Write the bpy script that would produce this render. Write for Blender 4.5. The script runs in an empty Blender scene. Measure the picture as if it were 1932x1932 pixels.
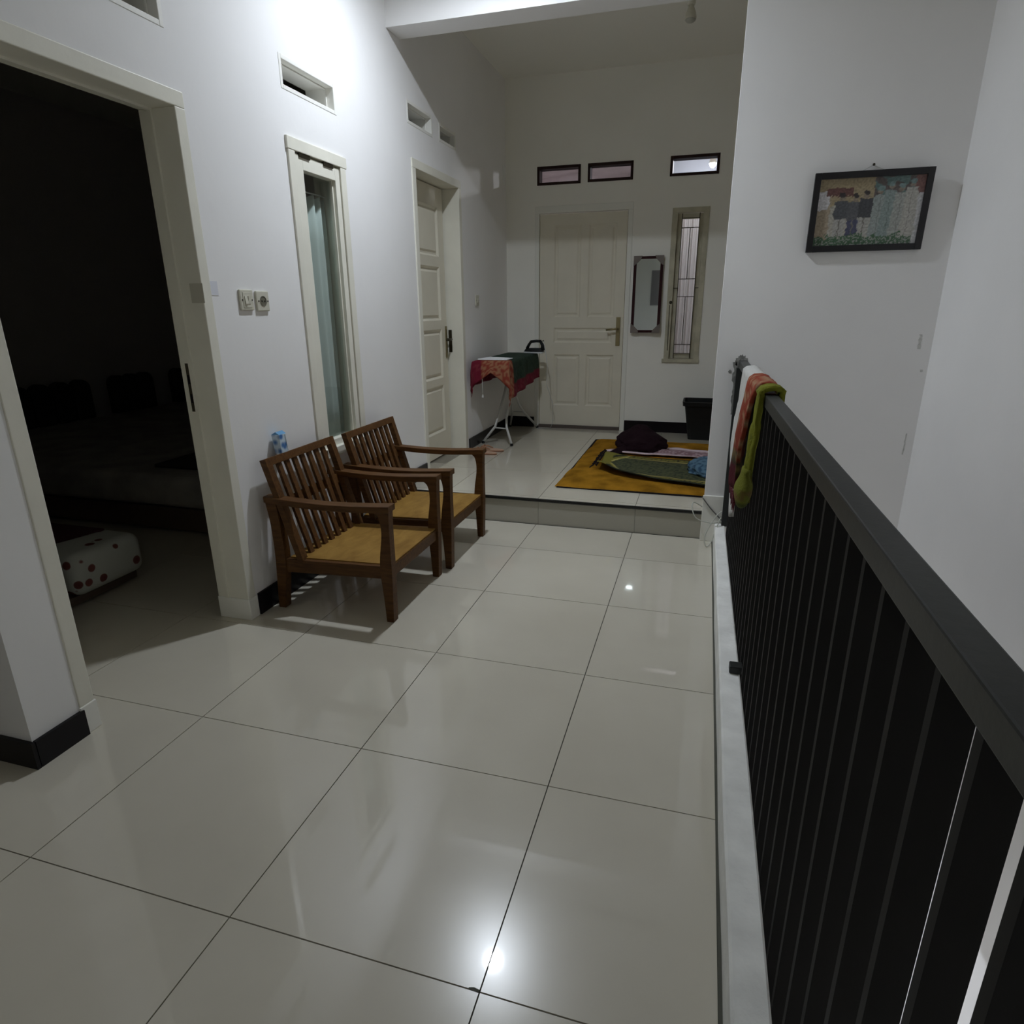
import bpy, bmesh, math, random
from mathutils import Vector, Matrix, noise
random.seed(7)
SC = bpy.context.scene
COL = SC.collection

# ------------------------------------------------------------------ camera
cam_d = bpy.data.cameras.new('camera'); cam = bpy.data.objects.new('camera', cam_d); COL.objects.link(cam)
cam_d.sensor_fit = 'HORIZONTAL'; cam_d.sensor_width = 36.0; cam_d.lens = 1197.87/1932*36.0
cam_d.clip_start = 0.02; cam_d.clip_end = 60
def _rot(w):
    v = Vector(w); return Matrix.Rotation(v.length, 3, v.normalized())
_R = _rot((0.3129, 0.2846, 0.0364)) @ Matrix(((1,0,0),(0,0,-1),(0,1,0)))
_M = Matrix((_R[0], -_R[1], -_R[2])).transposed().to_4x4()
_M.translation = Vector((1.5321, -0.8592, 1.3144))
cam.matrix_world = _M
SC.camera = cam
# ------------------------------------------------------------------ world (night) and exposure
w = bpy.data.worlds.new('night'); SC.world = w; w.use_nodes = True
w.node_tree.nodes['Background'].inputs[0].default_value = (0.02, 0.025, 0.04, 1)
w.node_tree.nodes['Background'].inputs[1].default_value = 0.05
SC.view_settings.view_transform = 'Standard'; SC.view_settings.look = 'None'
SC.view_settings.gamma = 1.0; SC.view_settings.use_curve_mapping = False
SC.view_settings.exposure = 0.0
SC.cycles.max_bounces = 12; SC.cycles.diffuse_bounces = 10; SC.cycles.glossy_bounces = 5
SC.cycles.sample_clamp_indirect = 6
MAIN_LAMP = 1430.0      # emission strength of the landing bulb
BACK_LAMP = 1050.0
LOW_LAMP = 1500.0
ROOM_LAMP = 60.0

# ------------------------------------------------------------------ materials
MATS = {}
def nodes_of(m):
    m.use_nodes = True
    return m.node_tree, m.node_tree.nodes['Principled BSDF']
def mat(name, col, rough=0.6, spec=0.5, metal=0.0, bump=0.0, bscale=40.0, vary=0.0, vscale=3.0, col2=None, coat=0.0, sheen=0.0, stretch=None):
    if name in MATS: return MATS[name]
    m = bpy.data.materials.new(name); nt, b = nodes_of(m)
    b.inputs['Base Color'].default_value = (*col, 1); b.inputs['Roughness'].default_value = rough
    b.inputs['Specular IOR Level'].default_value = spec; b.inputs['Metallic'].default_value = metal
    b.inputs['Coat Weight'].default_value = coat; b.inputs['Coat Roughness'].default_value = 0.04
    b.inputs['Sheen Weight'].default_value = sheen
    tc = nt.nodes.new('ShaderNodeTexCoord'); mp = nt.nodes.new('ShaderNodeMapping')
    nt.links.new(tc.outputs['Object'], mp.inputs[0])
    if stretch: mp.inputs['Scale'].default_value = stretch
    if vary > 0 or col2:
        n = nt.nodes.new('ShaderNodeTexNoise'); n.inputs['Scale'].default_value = vscale; n.inputs['Detail'].default_value = 6
        nt.links.new(mp.outputs[0], n.inputs['Vector'])
        r = nt.nodes.new('ShaderNodeValToRGB'); c2 = col2 or tuple(c*(1-vary) for c in col)
        r.color_ramp.elements[0].color = (*c2, 1); r.color_ramp.elements[0].position = 0.35
        r.color_ramp.elements[1].color = (*col, 1); r.color_ramp.elements[1].position = 0.65
        nt.links.new(n.outputs['Fac'], r.inputs[0]); nt.links.new(r.outputs[0], b.inputs['Base Color'])
    if bump > 0:
        n2 = nt.nodes.new('ShaderNodeTexNoise'); n2.inputs['Scale'].default_value = bscale; n2.inputs['Detail'].default_value = 5
        nt.links.new(mp.outputs[0], n2.inputs['Vector'])
        bp = nt.nodes.new('ShaderNodeBump'); bp.inputs['Strength'].default_value = bump; bp.inputs['Distance'].default_value = 0.01
        nt.links.new(n2.outputs['Fac'], bp.inputs['Height']); nt.links.new(bp.outputs[0], b.inputs['Normal'])
    MATS[name] = m; return m
def emis(name, col, strength):
    m = bpy.data.materials.new(name); nt, b = nodes_of(m)
    b.inputs['Base Color'].default_value = (0.9, 0.9, 0.9, 1)
    b.inputs['Emission Color'].default_value = (*col, 1); b.inputs['Emission Strength'].default_value = strength
    MATS[name] = m; return m

WALL = mat('wall_paint', (0.87, 0.86, 0.85), 0.75, 0.25, bump=0.12, bscale=14, vary=0.05, vscale=1.3)
WALL2 = mat('wall_paint_bounce_tint', (0.885, 0.875, 0.81), 0.75, 0.25, bump=0.12, bscale=14, vary=0.05, vscale=1.3)  # warmer wall copy, tint of bounced light put into the colour
CEIL = mat('ceiling_paint', (0.87, 0.86, 0.80), 0.8, 0.2)
CREAM = mat('cream_gloss_paint', (0.80, 0.78, 0.68), 0.42, 0.4, bump=0.1, bscale=25, vary=0.06, vscale=6)
DOORP = mat('door_paint', (0.74, 0.70, 0.58), 0.45, 0.4, bump=0.08, bscale=30, vary=0.05, vscale=5)
BLACKT = mat('black_tile', (0.005, 0.004, 0.006), 0.3, 0.25)
GROUT = mat('grout', (0.12, 0.12, 0.10), 0.9, 0.1)
RAILM = mat('railing_paint', (0.022, 0.024, 0.023), 0.42, 0.35, bump=0.04, bscale=60)
KERB = mat('kerb_cement', (0.95, 0.95, 0.91), 0.85, 0.2, bump=0.3, bscale=30, vary=0.14, vscale=9)
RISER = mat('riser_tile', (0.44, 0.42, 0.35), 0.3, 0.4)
NOSE = mat('nosing_strip', (0.015, 0.015, 0.015), 0.35, 0.5)
BARM = mat('baluster_paint', (0.027, 0.026, 0.025), 0.6, 0.08)
BRASS = mat('brass', (0.32, 0.27, 0.15), 0.35, 0.5, metal=0.9)
BRONZE = mat('dark_bronze', (0.07, 0.06, 0.04), 0.4, 0.5, metal=0.8)
DKWOOD = mat('transom_wood', (0.028, 0.013, 0.011), 0.6, 0.2)
WHITEP = mat('white_plastic', (0.62, 0.60, 0.50), 0.35, 0.5)
GREYP = mat('dark_plastic', (0.010, 0.011, 0.011), 0.5, 0.25)
WHITEM = mat('white_metal', (0.6, 0.6, 0.58), 0.3, 0.5)
DARKF = mat('plum_fabric', (0.016, 0.007, 0.010), 0.95, 0.1, bump=0.5, bscale=60)
BLACKF = mat('black_fabric', (0.012, 0.010, 0.012), 0.95, 0.1)

def tile_mat():
    m = bpy.data.materials.new('polished_tile'); nt, b = nodes_of(m); MATS['polished_tile'] = m
    tc = nt.nodes.new('ShaderNodeTexCoord'); n = nt.nodes.new('ShaderNodeTexNoise')
    n.inputs['Scale'].default_value = 2.2; n.inputs['Detail'].default_value = 4
    g = nt.nodes.new('ShaderNodeNewGeometry'); nt.links.new(g.outputs['Position'], n.inputs['Vector'])
    r = nt.nodes.new('ShaderNodeValToRGB')
    r.color_ramp.elements[0].color = (0.60, 0.56, 0.465, 1); r.color_ramp.elements[0].position = 0.3
    r.color_ramp.elements[1].color = (0.66, 0.62, 0.52, 1); r.color_ramp.elements[1].position = 0.7
    nt.links.new(n.outputs['Fac'], r.inputs[0]); nt.links.new(r.outputs[0], b.inputs['Base Color'])
    b.inputs['Roughness'].default_value = 0.22; b.inputs['Specular IOR Level'].default_value = 0.45
    b.inputs['Coat Weight'].default_value = 1.0; b.inputs['Coat Roughness'].default_value = 0.03; b.inputs['Coat IOR'].default_value = 1.5
    return m
TILE = tile_mat()

def wood_mat(name, c1, c2, rough, axis_scale=(3, 25, 25)):
    m = bpy.data.materials.new(name); nt, b = nodes_of(m); MATS[name] = m
    tc = nt.nodes.new('ShaderNodeTexCoord'); mp = nt.nodes.new('ShaderNodeMapping'); mp.inputs['Scale'].default_value = axis_scale
    nt.links.new(tc.outputs['Object'], mp.inputs[0])
    n = nt.nodes.new('ShaderNodeTexNoise'); n.inputs['Scale'].default_value = 3; n.inputs['Detail'].default_value = 8; n.inputs['Distortion'].default_value = 0.6
    nt.links.new(mp.outputs[0], n.inputs['Vector'])
    r = nt.nodes.new('ShaderNodeValToRGB'); r.color_ramp.elements[0].color = (*c1, 1); r.color_ramp.elements[1].color = (*c2, 1)
    r.color_ramp.elements[0].position = 0.3; r.color_ramp.elements[1].position = 0.7
    nt.links.new(n.outputs['Fac'], r.inputs[0]); nt.links.new(r.outputs[0], b.inputs['Base Color'])
    b.inputs['Roughness'].default_value = rough; b.inputs['Specular IOR Level'].default_value = 0.22
    return m
WOOD = wood_mat('stained_teak', (0.066, 0.027, 0.008), (0.128, 0.058, 0.017), 0.5)
PLY = wood_mat('worn_plywood', (0.22, 0.115, 0.022), (0.35, 0.20, 0.045), 0.65, (6, 3, 6))

def pane_mat(name, tint, rough, base=0.04):
    """thin pane: clear transmission plus a Fresnel reflection"""
    m = bpy.data.materials.new(name); nt, b = nodes_of(m); MATS[name] = m
    t = nt.nodes.new('ShaderNodeBsdfTransparent'); g_ = nt.nodes.new('ShaderNodeBsdfGlossy'); mx = nt.nodes.new('ShaderNodeMixShader'); fr = nt.nodes.new('ShaderNodeLayerWeight')
    pw = nt.nodes.new('ShaderNodeMath'); pw.operation = 'POWER'; pw.inputs[1].default_value = 4.5; ml = nt.nodes.new('ShaderNodeMath'); ml.operation = 'MULTIPLY_ADD'; ml.inputs[1].default_value = 0.9; ml.inputs[2].default_value = 0.04
    t.inputs[0].default_value = (*tint, 1); g_.inputs['Roughness'].default_value = rough; fr.inputs['Blend'].default_value = 0.5
    nt.links.new(fr.outputs['Facing'], pw.inputs[0]); nt.links.new(pw.outputs[0], ml.inputs[0]); nt.links.new(ml.outputs[0], mx.inputs[0]); nt.links.new(t.outputs[0], mx.inputs[1]); nt.links.new(g_.outputs[0], mx.inputs[2])
    nt.links.new(mx.outputs[0], nt.nodes['Material Output'].inputs[0]); return m
GLASS = pane_mat('window_glass', (0.90,0.925,0.915), 0.03)
DUSTG = pane_mat('dusty_glass', (0.95,0.945,0.95), 0.08)
def curtain_mat(name, col, trans):
    m = bpy.data.materials.new(name); nt, b = nodes_of(m); MATS[name] = m
    d = nt.nodes.new('ShaderNodeBsdfDiffuse'); t = nt.nodes.new('ShaderNodeBsdfTranslucent'); mx = nt.nodes.new('ShaderNodeMixShader')
    d.inputs[0].default_value = (*col, 1); t.inputs[0].default_value = (*col, 1); mx.inputs[0].default_value = trans
    nt.links.new(d.outputs[0], mx.inputs[1]); nt.links.new(t.outputs[0], mx.inputs[2])
    nt.links.new(mx.outputs[0], nt.nodes['Material Output'].inputs[0]); return m
CURT = curtain_mat('sheer_curtain', (0.72, 0.70, 0.68), 0.6)
CURT2 = curtain_mat('pale_curtain', (0.74, 0.79, 0.765), 0.15)

def attr_mat(name, attr='Col', rough=0.9, spec=0.2, bump=0.0, bscale=80):
    m = bpy.data.materials.new(name); nt, b = nodes_of(m); MATS[name] = m
    a = nt.nodes.new('ShaderNodeAttribute'); a.attribute_name = attr
    nt.links.new(a.outputs['Color'], b.inputs['Base Color']); b.inputs['Roughness'].default_value = rough
    b.inputs['Specular IOR Level'].default_value = spec
    if bump:
        n2 = nt.nodes.new('ShaderNodeTexNoise'); n2.inputs['Scale'].default_value = bscale
        bp = nt.nodes.new('ShaderNodeBump'); bp.inputs['Strength'].default_value = bump; bp.inputs['Distance'].default_value = 0.01
        tc = nt.nodes.new('ShaderNodeTexCoord'); nt.links.new(tc.outputs['Object'], n2.inputs['Vector'])
        nt.links.new(n2.outputs['Fac'], bp.inputs['Height']); nt.links.new(bp.outputs[0], b.inputs['Normal'])
    return m
CLOTH = attr_mat('printed_cloth', bump=0.3, bscale=120)
PRINT = attr_mat('photo_print', rough=0.25, spec=0.5)

# ------------------------------------------------------------------ mesh helpers (authored in world coordinates)
class MB:
    def __init__(s): s.bm = bmesh.new(); s.col = None
    def hexa(s, p):
        v = [s.bm.verts.new(q) for q in p]
        for f in ((0,3,2,1),(4,5,6,7),(0,1,5,4),(1,2,6,5),(2,3,7,6),(3,0,4,7)): s.bm.faces.new([v[i] for i in f])
        return v
    def box(s, x0, x1, y0, y1, z0, z1):
        return s.hexa([(x0,y0,z0),(x1,y0,z0),(x1,y1,z0),(x0,y1,z0),(x0,y0,z1),(x1,y0,z1),(x1,y1,z1),(x0,y1,z1)])
    def prism(s, poly, axis, a, b):
        def P(u, v, t): return {'x': (t,u,v), 'y': (u,t,v), 'z': (u,v,t)}[axis]
        A = [s.bm.verts.new(P(u,v,a)) for u,v in poly]; B = [s.bm.verts.new(P(u,v,b)) for u,v in poly]
        n = len(poly); s.bm.faces.new(A[::-1]); s.bm.faces.new(B)
        for i in range(n): s.bm.faces.new([A[i], A[(i+1)%n], B[(i+1)%n], B[i]])
        return A+B
    def loft(s, rings, close=True, caps=True):
        R = [[s.bm.verts.new(p) for p in r] for r in rings]; n = len(rings[0])
        for a, b in zip(R, R[1:]):
            for i in range(n if close else n-1): s.bm.faces.new([a[i], a[(i+1)%n], b[(i+1)%n], b[i]])
        if caps and close: s.bm.faces.new(R[0][::-1]); s.bm.faces.new(R[-1])
        return R
    def tube(s, pts, r, n=8, caps=True):
        pts = [Vector(p) for p in pts]; rings = []
        up = Vector((0,0,1)); 
        for i, p in enumerate(pts):
            t = (pts[min(i+1,len(pts)-1)]-pts[max(i-1,0)]).normalized()
            if abs(t.dot(up)) > 0.95: ref = Vector((1,0,0))
            else: ref = up
            a = t.cross(ref).normalized(); b = t.cross(a).normalized()
            rr = r[i] if isinstance(r, (list,tuple)) else r
            rings.append([p + a*math.cos(2*math.pi*k/n)*rr + b*math.sin(2*math.pi*k/n)*rr for k in range(n)])
        s.loft(rings, True, caps)
    def lathe(s, c, prof, n=20, axis='z', a0=0.0):
        rings = []
        for r, h in prof:
            ring = []
            for k in range(n):
                a = a0+2*math.pi*k/n; u, v = math.cos(a)*max(r,1e-4), math.sin(a)*max(r,1e-4)
                d = {'z': (u,v,h), 'x': (h,u,v), 'y': (v,h,u)}[axis]
                ring.append((c[0]+d[0], c[1]+d[1], c[2]+d[2]))
            rings.append(ring)
        s.loft(rings)
    def grid(s, nu, nv, fn, colfn=None):
        V = [[s.bm.verts.new(fn(i/nu, j/nv)) for j in range(nv+1)] for i in range(nu+1)]
        lay = s.bm.loops.layers.float_color.get('Col') or (s.bm.loops.layers.float_color.new('Col') if colfn else None)
        for i in range(nu):
            for j in range(nv):
                f = s.bm.faces.new([V[i][j], V[i+1][j], V[i+1][j+1], V[i][j+1]])
                if colfn:
                    for l, (a, b) in zip(f.loops, ((i,j),(i+1,j),(i+1,j+1),(i,j+1))): l[lay] = (*colfn(a/nu, b/nv), 1)
        return V
    def recolor(s, fn):
        lay = s.bm.loops.layers.float_color.get('Col') or s.bm.loops.layers.float_color.new('Col')
        for f in s.bm.faces:
            for l in f.loops: l[lay] = (*fn(l.vert.co), 1)

def root_loc(o):
    while o.parent: o = o.parent
    return o.location
def done(mb, name, m, parent=None, label=None, cat=None, group=None, kind=None, bevel=0.0, smooth=False, solid=0.0, subsurf=0, loc=None, fixn=True):
    bm = mb.bm
    if fixn: bmesh.ops.recalc_face_normals(bm, faces=bm.faces)
    if parent is None:
        if loc is None:
            xs = [v.co.x for v in bm.verts]; ys = [v.co.y for v in bm.verts]; zs = [v.co.z for v in bm.verts]
            loc = ((min(xs)+max(xs))/2, (min(ys)+max(ys))/2, min(zs))
        off = Vector(loc)
    else: off = Vector(root_loc(parent))
    bmesh.ops.translate(bm, verts=bm.verts, vec=-off)
    me = bpy.data.meshes.new(name); bm.to_mesh(me); bm.free()
    if smooth:
        for p in me.polygons: p.use_smooth = True
    o = bpy.data.objects.new(name, me); COL.objects.link(o); me.materials.append(m)
    if parent is None: o.location = off
    else: o.parent = parent
    if solid:
        md = o.modifiers.new('solid', 'SOLIDIFY'); md.thickness = solid; md.offset = 0
    if bevel:
        md = o.modifiers.new('bevel', 'BEVEL'); md.width = bevel; md.segments = 2; md.limit_method = 'ANGLE'
    if subsurf:
        md = o.modifiers.new('sub', 'SUBSURF'); md.levels = subsurf; md.render_levels = subsurf
    tag(o, label, cat, group, kind); return o
def tag(o, label=None, cat=None, group=None, kind=None):
    if label: o['label'] = label
    if cat: o['category'] = cat
    if group: o['group'] = group
    if kind: o['kind'] = kind
def empty(name, loc, label=None, cat=None, group=None, kind=None):
    o = bpy.data.objects.new(name, None); COL.objects.link(o); o.location = loc; o.empty_display_size = 0.1
    tag(o, label, cat, group, kind); return o
def boxo(name, dims, m, **k):
    b = MB(); b.box(*dims); return done(b, name, m, **k)
def copy_tree(o, parent=None):
    c = o.copy(); COL.objects.link(c); c.parent = parent
    for ch in [x for x in bpy.data.objects if x.parent == o]: copy_tree(ch, c)
    return c

def wall(name, axis, a0, a1, u0, u1, z0, z1, holes, m, label):
    """a slab between a0 and a1 on its axis, u along the other one, with rectangular openings"""
    us = sorted({u0, u1, *[h[0] for h in holes], *[h[1] for h in holes]}); zs = sorted({z0, z1, *[h[2] for h in holes], *[h[3] for h in holes]})
    bm = bmesh.new(); cache = {}
    def V(t, u, z):
        k = (round(t,4), round(u,4), round(z,4))
        if k not in cache: cache[k] = bm.verts.new((t,u,z) if axis == 'x' else (u,t,z))
        return cache[k]
    nu, nz = len(us)-1, len(zs)-1
    def solid(i, j):
        if i < 0 or j < 0 or i >= nu or j >= nz: return False
        cu, cz = (us[i]+us[i+1])/2, (zs[j]+zs[j+1])/2
        return not any(h[0] < cu < h[1] and h[2] < cz < h[3] for h in holes)
    for i in range(nu):
        for j in range(nz):
            if not solid(i, j): continue
            A, B, C, D = us[i], us[i+1], zs[j], zs[j+1]
            for t in (a0, a1): bm.faces.new([V(t,A,C), V(t,B,C), V(t,B,D), V(t,A,D)])
            if not solid(i-1, j): bm.faces.new([V(a0,A,C), V(a1,A,C), V(a1,A,D), V(a0,A,D)])
            if not solid(i+1, j): bm.faces.new([V(a0,B,C), V(a1,B,C), V(a1,B,D), V(a0,B,D)])
            if not solid(i, j-1): bm.faces.new([V(a0,A,C), V(a1,A,C), V(a1,B,C), V(a0,B,C)])
            if not solid(i, j+1): bm.faces.new([V(a0,A,D), V(a1,A,D), V(a1,B,D), V(a0,B,D)])
    w = MB(); w.bm.free(); w.bm = bm
    return done(w, name, m, kind='structure', label=label)
def frame_bars(name, axis, a0, a1, u0, u1, z0, z1, t, m, parent, sides='lrtb', tl=None):
    """four frame members as separate parts"""
    out = []
    def bx(U0, U1, Z0, Z1):
        if axis == 'x': out.append(boxo(name, (a0,a1,U0,U1,Z0,Z1), m, parent=parent, bevel=0.002))
        else: out.append(boxo(name, (U0,U1,a0,a1,Z0,Z1), m, parent=parent, bevel=0.002))
    if 'l' in sides: bx(u0, u0+t, z0, z1)
    if 'r' in sides: bx(u1-t, u1, z0, z1)
    if 't' in sides: bx(u0+t, u1-t, z1-(tl or t), z1)
    if 'b' in sides: bx(u0+t, u1-t, z0, z0+t)
    return out

H = 0.17; XW = -0.30; YB = 5.22; CZ = 3.24; CB = 3.17
# ================================================================== ROOM SHELL
# walls
wall('wall_left', 'x', -0.45, XW, 0.26, YB, 0.0, CZ+0.1,
     [(0.42,1.28,0.0,2.035), (0.79,1.245,2.215,2.35), (1.89,2.335,2.215,2.345), (1.885,2.36,0.58,2.03),
      (3.19,4.03,H,2.19), (3.165,3.55,2.375,2.50), (3.665,3.975,2.38,2.49)], WALL, 'white plastered wall on the left with doorways, slot openings and a narrow window')
wall('wall_side', 'y', 0.26, 0.41, -3.0, -0.4505, 0.0, CZ+0.1, [], WALL2, 'white wall turning left at the bottom left of the photo')
wall('wall_back', 'y', YB, YB+0.13, XW-0.15, 3.2, 0.0, CZ+0.1,
     [(-0.03,0.85,H,2.16), (-0.005,0.375,2.33,2.475), (0.445,0.83,2.335,2.475), (1.14,1.53,2.34,2.487), (1.185,1.48,0.825,2.09)],
     WALL2, 'white wall at the far end behind the closed door, mirror and small window')
wall('wall_middle', 'y', 2.80, 2.94, 1.60, 2.72, -3.0, CZ+0.1, [], WALL, 'white wall beside the stairwell that carries the framed photograph')
wall('wall_right', 'x', 2.60, 2.72, -1.62, 2.80, -3.0, CZ+0.1, [], WALL, 'white wall on the far side of the stairwell at right')
wall('wall_far_right', 'x', 3.05, 3.2, 2.94, YB, 0.0, CZ+0.1, [], WALL, 'white side wall of the far landing, hidden behind the picture wall')
wall('wall_front', 'y', -1.62, -1.50, -3.0, 2.72, -3.0, CZ+0.1, [], WALL, 'white wall behind the camera seen in the mirror')
wall('wall_side', 'x', -3.12, -3.0, -1.62, 0.26, 0.0, CZ+0.1, [], WALL2, 'plain white wall closing the left bay behind the camera')
boxo('ceiling', (-3.12,2.72,-1.62,2.945,CZ,CZ+0.08), CEIL, kind='structure', label='white ceiling over the landing in front of the beam')
boxo('ceiling', (XW,3.2,2.945,YB,CB,CB+0.12), CEIL, kind='structure', label='dim ceiling over the raised far landing')
boxo('trim_1', (XW,1.60,2.945,3.12,2.785,CZ), WALL, kind='structure', label='white ceiling beam crossing above the step')

# lower floor: grout bed with tiles, gutter strip, kerb, riser
g = 0.0016
floor = boxo('floor', (-3.0,1.722,-1.5,2.82,-0.15,-0.004), GROUT, kind='structure', label='landing floor of large polished greige tiles')
bed = [(-3.0,2.82)]
xs = [round(-0.012+0.6*k,3) for k in range(-1, 3)]
cols = [(-0.612,-0.012),(-0.012,0.588),(0.588,1.188),(1.188,1.660)]
xl = [0.0+0.6*k for k in range(-1,3)]
def tile(x0,x1,y0,y1,z,parent):
    b = MB(); b.box(x0+g,x1-g,y0+g,y1-g,z-0.008,z); o = done(b, 'tile', TILE, parent=parent); return o
XL = [-1.2,-0.6,0.0,0.6,1.2,1.661]; YL = [-1.5,-1.2,-0.6,0.0,0.6,1.2,1.8,2.4,2.82]
for i in range(len(XL)-1):
    for j in range(len(YL)-1):
        x0,x1,y0,y1 = XL[i],XL[i+1],YL[j],YL[j+1]
        if x0 < -0.5 and y0 > 0.5 and y0 > 2.39: continue
        tile(x0,x1,y0,y1,0.0,floor)
boxo('bedroom_tiles', (-3.0,-1.2,-1.5,2.82,-0.008,0.0), TILE, parent=floor)
boxo('slab_beam', (1.55,1.722,-1.5,2.80,-0.62,-0.15), WALL, parent=floor)
# raised floor
floor2 = boxo('floor', (-0.45,3.2,2.835,YB,-0.1,H-0.004), GROUT, kind='structure', label='raised floor of polished tiles at the far end')
YL2 = [2.822,2.87,3.47,4.07,4.67,5.218]; XL2 = [-0.298,0.0,0.61,1.21,1.81,2.41,3.05]
for i in range(len(XL2)-1):
    for j in range(len(YL2)-1): tile(XL2[i],XL2[i+1],YL2[j],YL2[j+1],H,floor2)
boxo('threshold_tile', (-0.45,-0.298,3.24,3.98,H-0.004,H), TILE, parent=floor2)
for i in range(4):
    x0, x1 = (-0.30,0.0,0.61,1.21)[i], (0.0,0.61,1.21,1.60)[i]
    boxo('riser_tile', (x0+g/2,x1-g/2,2.826,2.836,0.0,H-0.022), RISER, parent=floor2)
boxo('nosing_strip', (-0.30,1.60,2.818,2.828,H-0.020,H-0.009), NOSE, parent=floor2, bevel=0.002)
boxo('nosing_strip', (-0.30,1.60,2.814,2.822,H-0.005,H+0.0012), NOSE, parent=floor2, bevel=0.001)
# kerb along the stairwell
kb = MB(); n = 40
def kz(y): return 0.112+0.0025*noise.noise(Vector((y*3,1.2,0)))
def ko(y): return 1.7405-0.008*max(0.0, y-0.6)
def kx(y): return 1.667+0.004*noise.noise(Vector((y*2.2,5.2,0)))
kb.loft([[(kx(y),y,-0.003),(kx(y)+0.002,y,kz(y)-0.006),(kx(y)+0.008,y,kz(y)),(ko(y)-0.005,y,kz(y)),(ko(y),y,kz(y)-0.006),(ko(y),y,-0.003)] for y in [-1.5+4.3*i/n for i in range(n+1)]])
done(kb, 'trim_2', KERB, kind='structure', label='low whitewashed cement kerb under the black railing')
# baseboards
bbh = 0.09
boxo('baseboard_left', (XW,XW+0.010,1.30,2.816,0.0,bbh+0.012), BLACKT, kind='structure', label='black tile baseboard behind the wooden armchairs')
boxo('baseboard_left', (XW,XW+0.010,2.83,3.186,H,H+bbh), BLACKT, kind='structure', label='short black baseboard between step and left door')
boxo('baseboard_left', (XW,XW+0.010,4.07,YB-0.011,H,H+bbh), BLACKT, kind='structure', label='black baseboard under the ironing board on the left wall')
boxo('baseboard_side', (XW,XW+0.012,0.262,0.425,0.0,bbh), BLACKT, kind='structure', label='black baseboard on the short pier left of the open doorway')
boxo('baseboard_side', (-3.0,XW+0.012,0.248,0.2595,0.0,bbh), BLACKT, kind='structure', label='black baseboard at the bottom left edge of the photo')
boxo('baseboard_back', (XW,-0.035,YB-0.010,YB,H,H+0.10), BLACKT, kind='structure', label='black baseboard in the far corner behind the ironing board')
boxo('baseboard_back', (0.853,3.05,YB-0.010,YB,H,H+0.10), BLACKT, kind='structure', label='black baseboard right of the closed far door')
# pillar foot and plaster patches
pl = MB(); pl.box(1.592,1.73,2.788,2.7995,0.0,0.275); done(pl, 'trim_3', WALL2, kind='structure', label='slightly thicker plaster foot of the wall corner beside the step', bevel=0.003)

# ---------- door 1 : open doorway into the dark bedroom
d1 = empty('door_1', (-0.45,0.47,0), kind='structure', label='cream framed open doorway into the dark bedroom on the left')
for nm, dm in (('frame_jamb',(-0.455,-0.296,1.237,1.285,0.10,1.985)), ('frame_jamb',(-0.455,-0.296,0.418,0.47,0.10,1.985)),
               ('frame_head',(-0.455,-0.2955,0.418,1.285,1.985,2.037)), ('jamb_foot',(-0.457,-0.293,1.234,1.292,0.0,0.10)), ('jamb_foot',(-0.457,-0.293,0.416,0.474,0.0,0.10))):
    boxo(nm, dm, CREAM if nm != 'jamb_foot' else WALL2, parent=d1, bevel=0.003)
boxo('door_stop', (-0.41,-0.395,1.229,1.2375,0.10,1.985), CREAM, parent=d1)
boxo('door_stop', (-0.41,-0.395,0.469,0.477,0.10,1.985), CREAM, parent=d1)
boxo('door_stop', (-0.41,-0.395,0.477,1.229,1.977,1.986), CREAM, parent=d1)
sp = boxo('strike_plate', (-0.430,-0.414,1.2345,1.2375,0.92,1.11), BRONZE, parent=d1)
for z in (0.955,1.03): boxo('latch_hole', (-0.427,-0.417,1.2335,1.2348,z,z+0.035), BLACKF, parent=sp)
leaf = MB(); al = math.radians(51.5); dx, dy = -math.sin(al), math.cos(al)
def LP(s, t, z): return (-0.455+dx*s+dy*t, 0.475+dy*s-dx*t, z)
def hexleaf(b, s0, s1, t0, t1, z0, z1): b.hexa([LP(s0,t0,z0),LP(s1,t0,z0),LP(s1,t1,z0),LP(s0,t1,z0),LP(s0,t0,z1),LP(s1,t0,z1),LP(s1,t1,z1),LP(s0,t1,z1)])
hexleaf(leaf, 0.0, 0.745, -0.036, 0.0, 0.012, 1.97)
lf = done(leaf, 'door_leaf', DOORP, parent=d1, bevel=0.002)
hb = MB(); hexleaf(hb, 0.675, 0.705, 0.0, 0.006, 0.93, 1.11); hp = done(hb, 'handle_plate', BRASS, parent=lf)
hb = MB(); hb.tube([LP(0.69,0.004,1.035),LP(0.69,0.045,1.035),LP(0.675,0.052,1.035),LP(0.58,0.052,1.033)], 0.008); done(hb, 'handle', BRASS, parent=lf, smooth=True)

# ---------- transom slots of the left wall (each a window of the setting)
def slot(num, y0, y1, z0, z1, label, tk=0.018, fm=mat('offwhite_trim', (0.82,0.81,0.76), 0.5, 0.3)):
    r = empty('window_%d' % num, (-0.375,(y0+y1)/2,z0), kind='structure', label=label)
    frame_bars('frame_member', 'x', -0.452, -0.298, y0-0.001, y1+0.001, z0-0.001, z1+0.001, tk, fm, r)
    frame_bars('stop_bead', 'x', -0.345, -0.335, y0+tk, y1-tk, z0+tk, z1-tk, 0.006, fm, r)
slot(1, 0.79,1.245,2.215,2.35, 'slot opening above the dark doorway, cut by the top edge of the photo')
slot(2, 1.89,2.335,2.215,2.345, 'slot opening above the narrow curtained window on the left wall')
slot(3, 3.165,3.55,2.375,2.50, 'nearer of two slot openings above the panelled left door')
slot(4, 3.665,3.975,2.38,2.49, 'farther, shadowed slot opening above the panelled left door')

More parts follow.
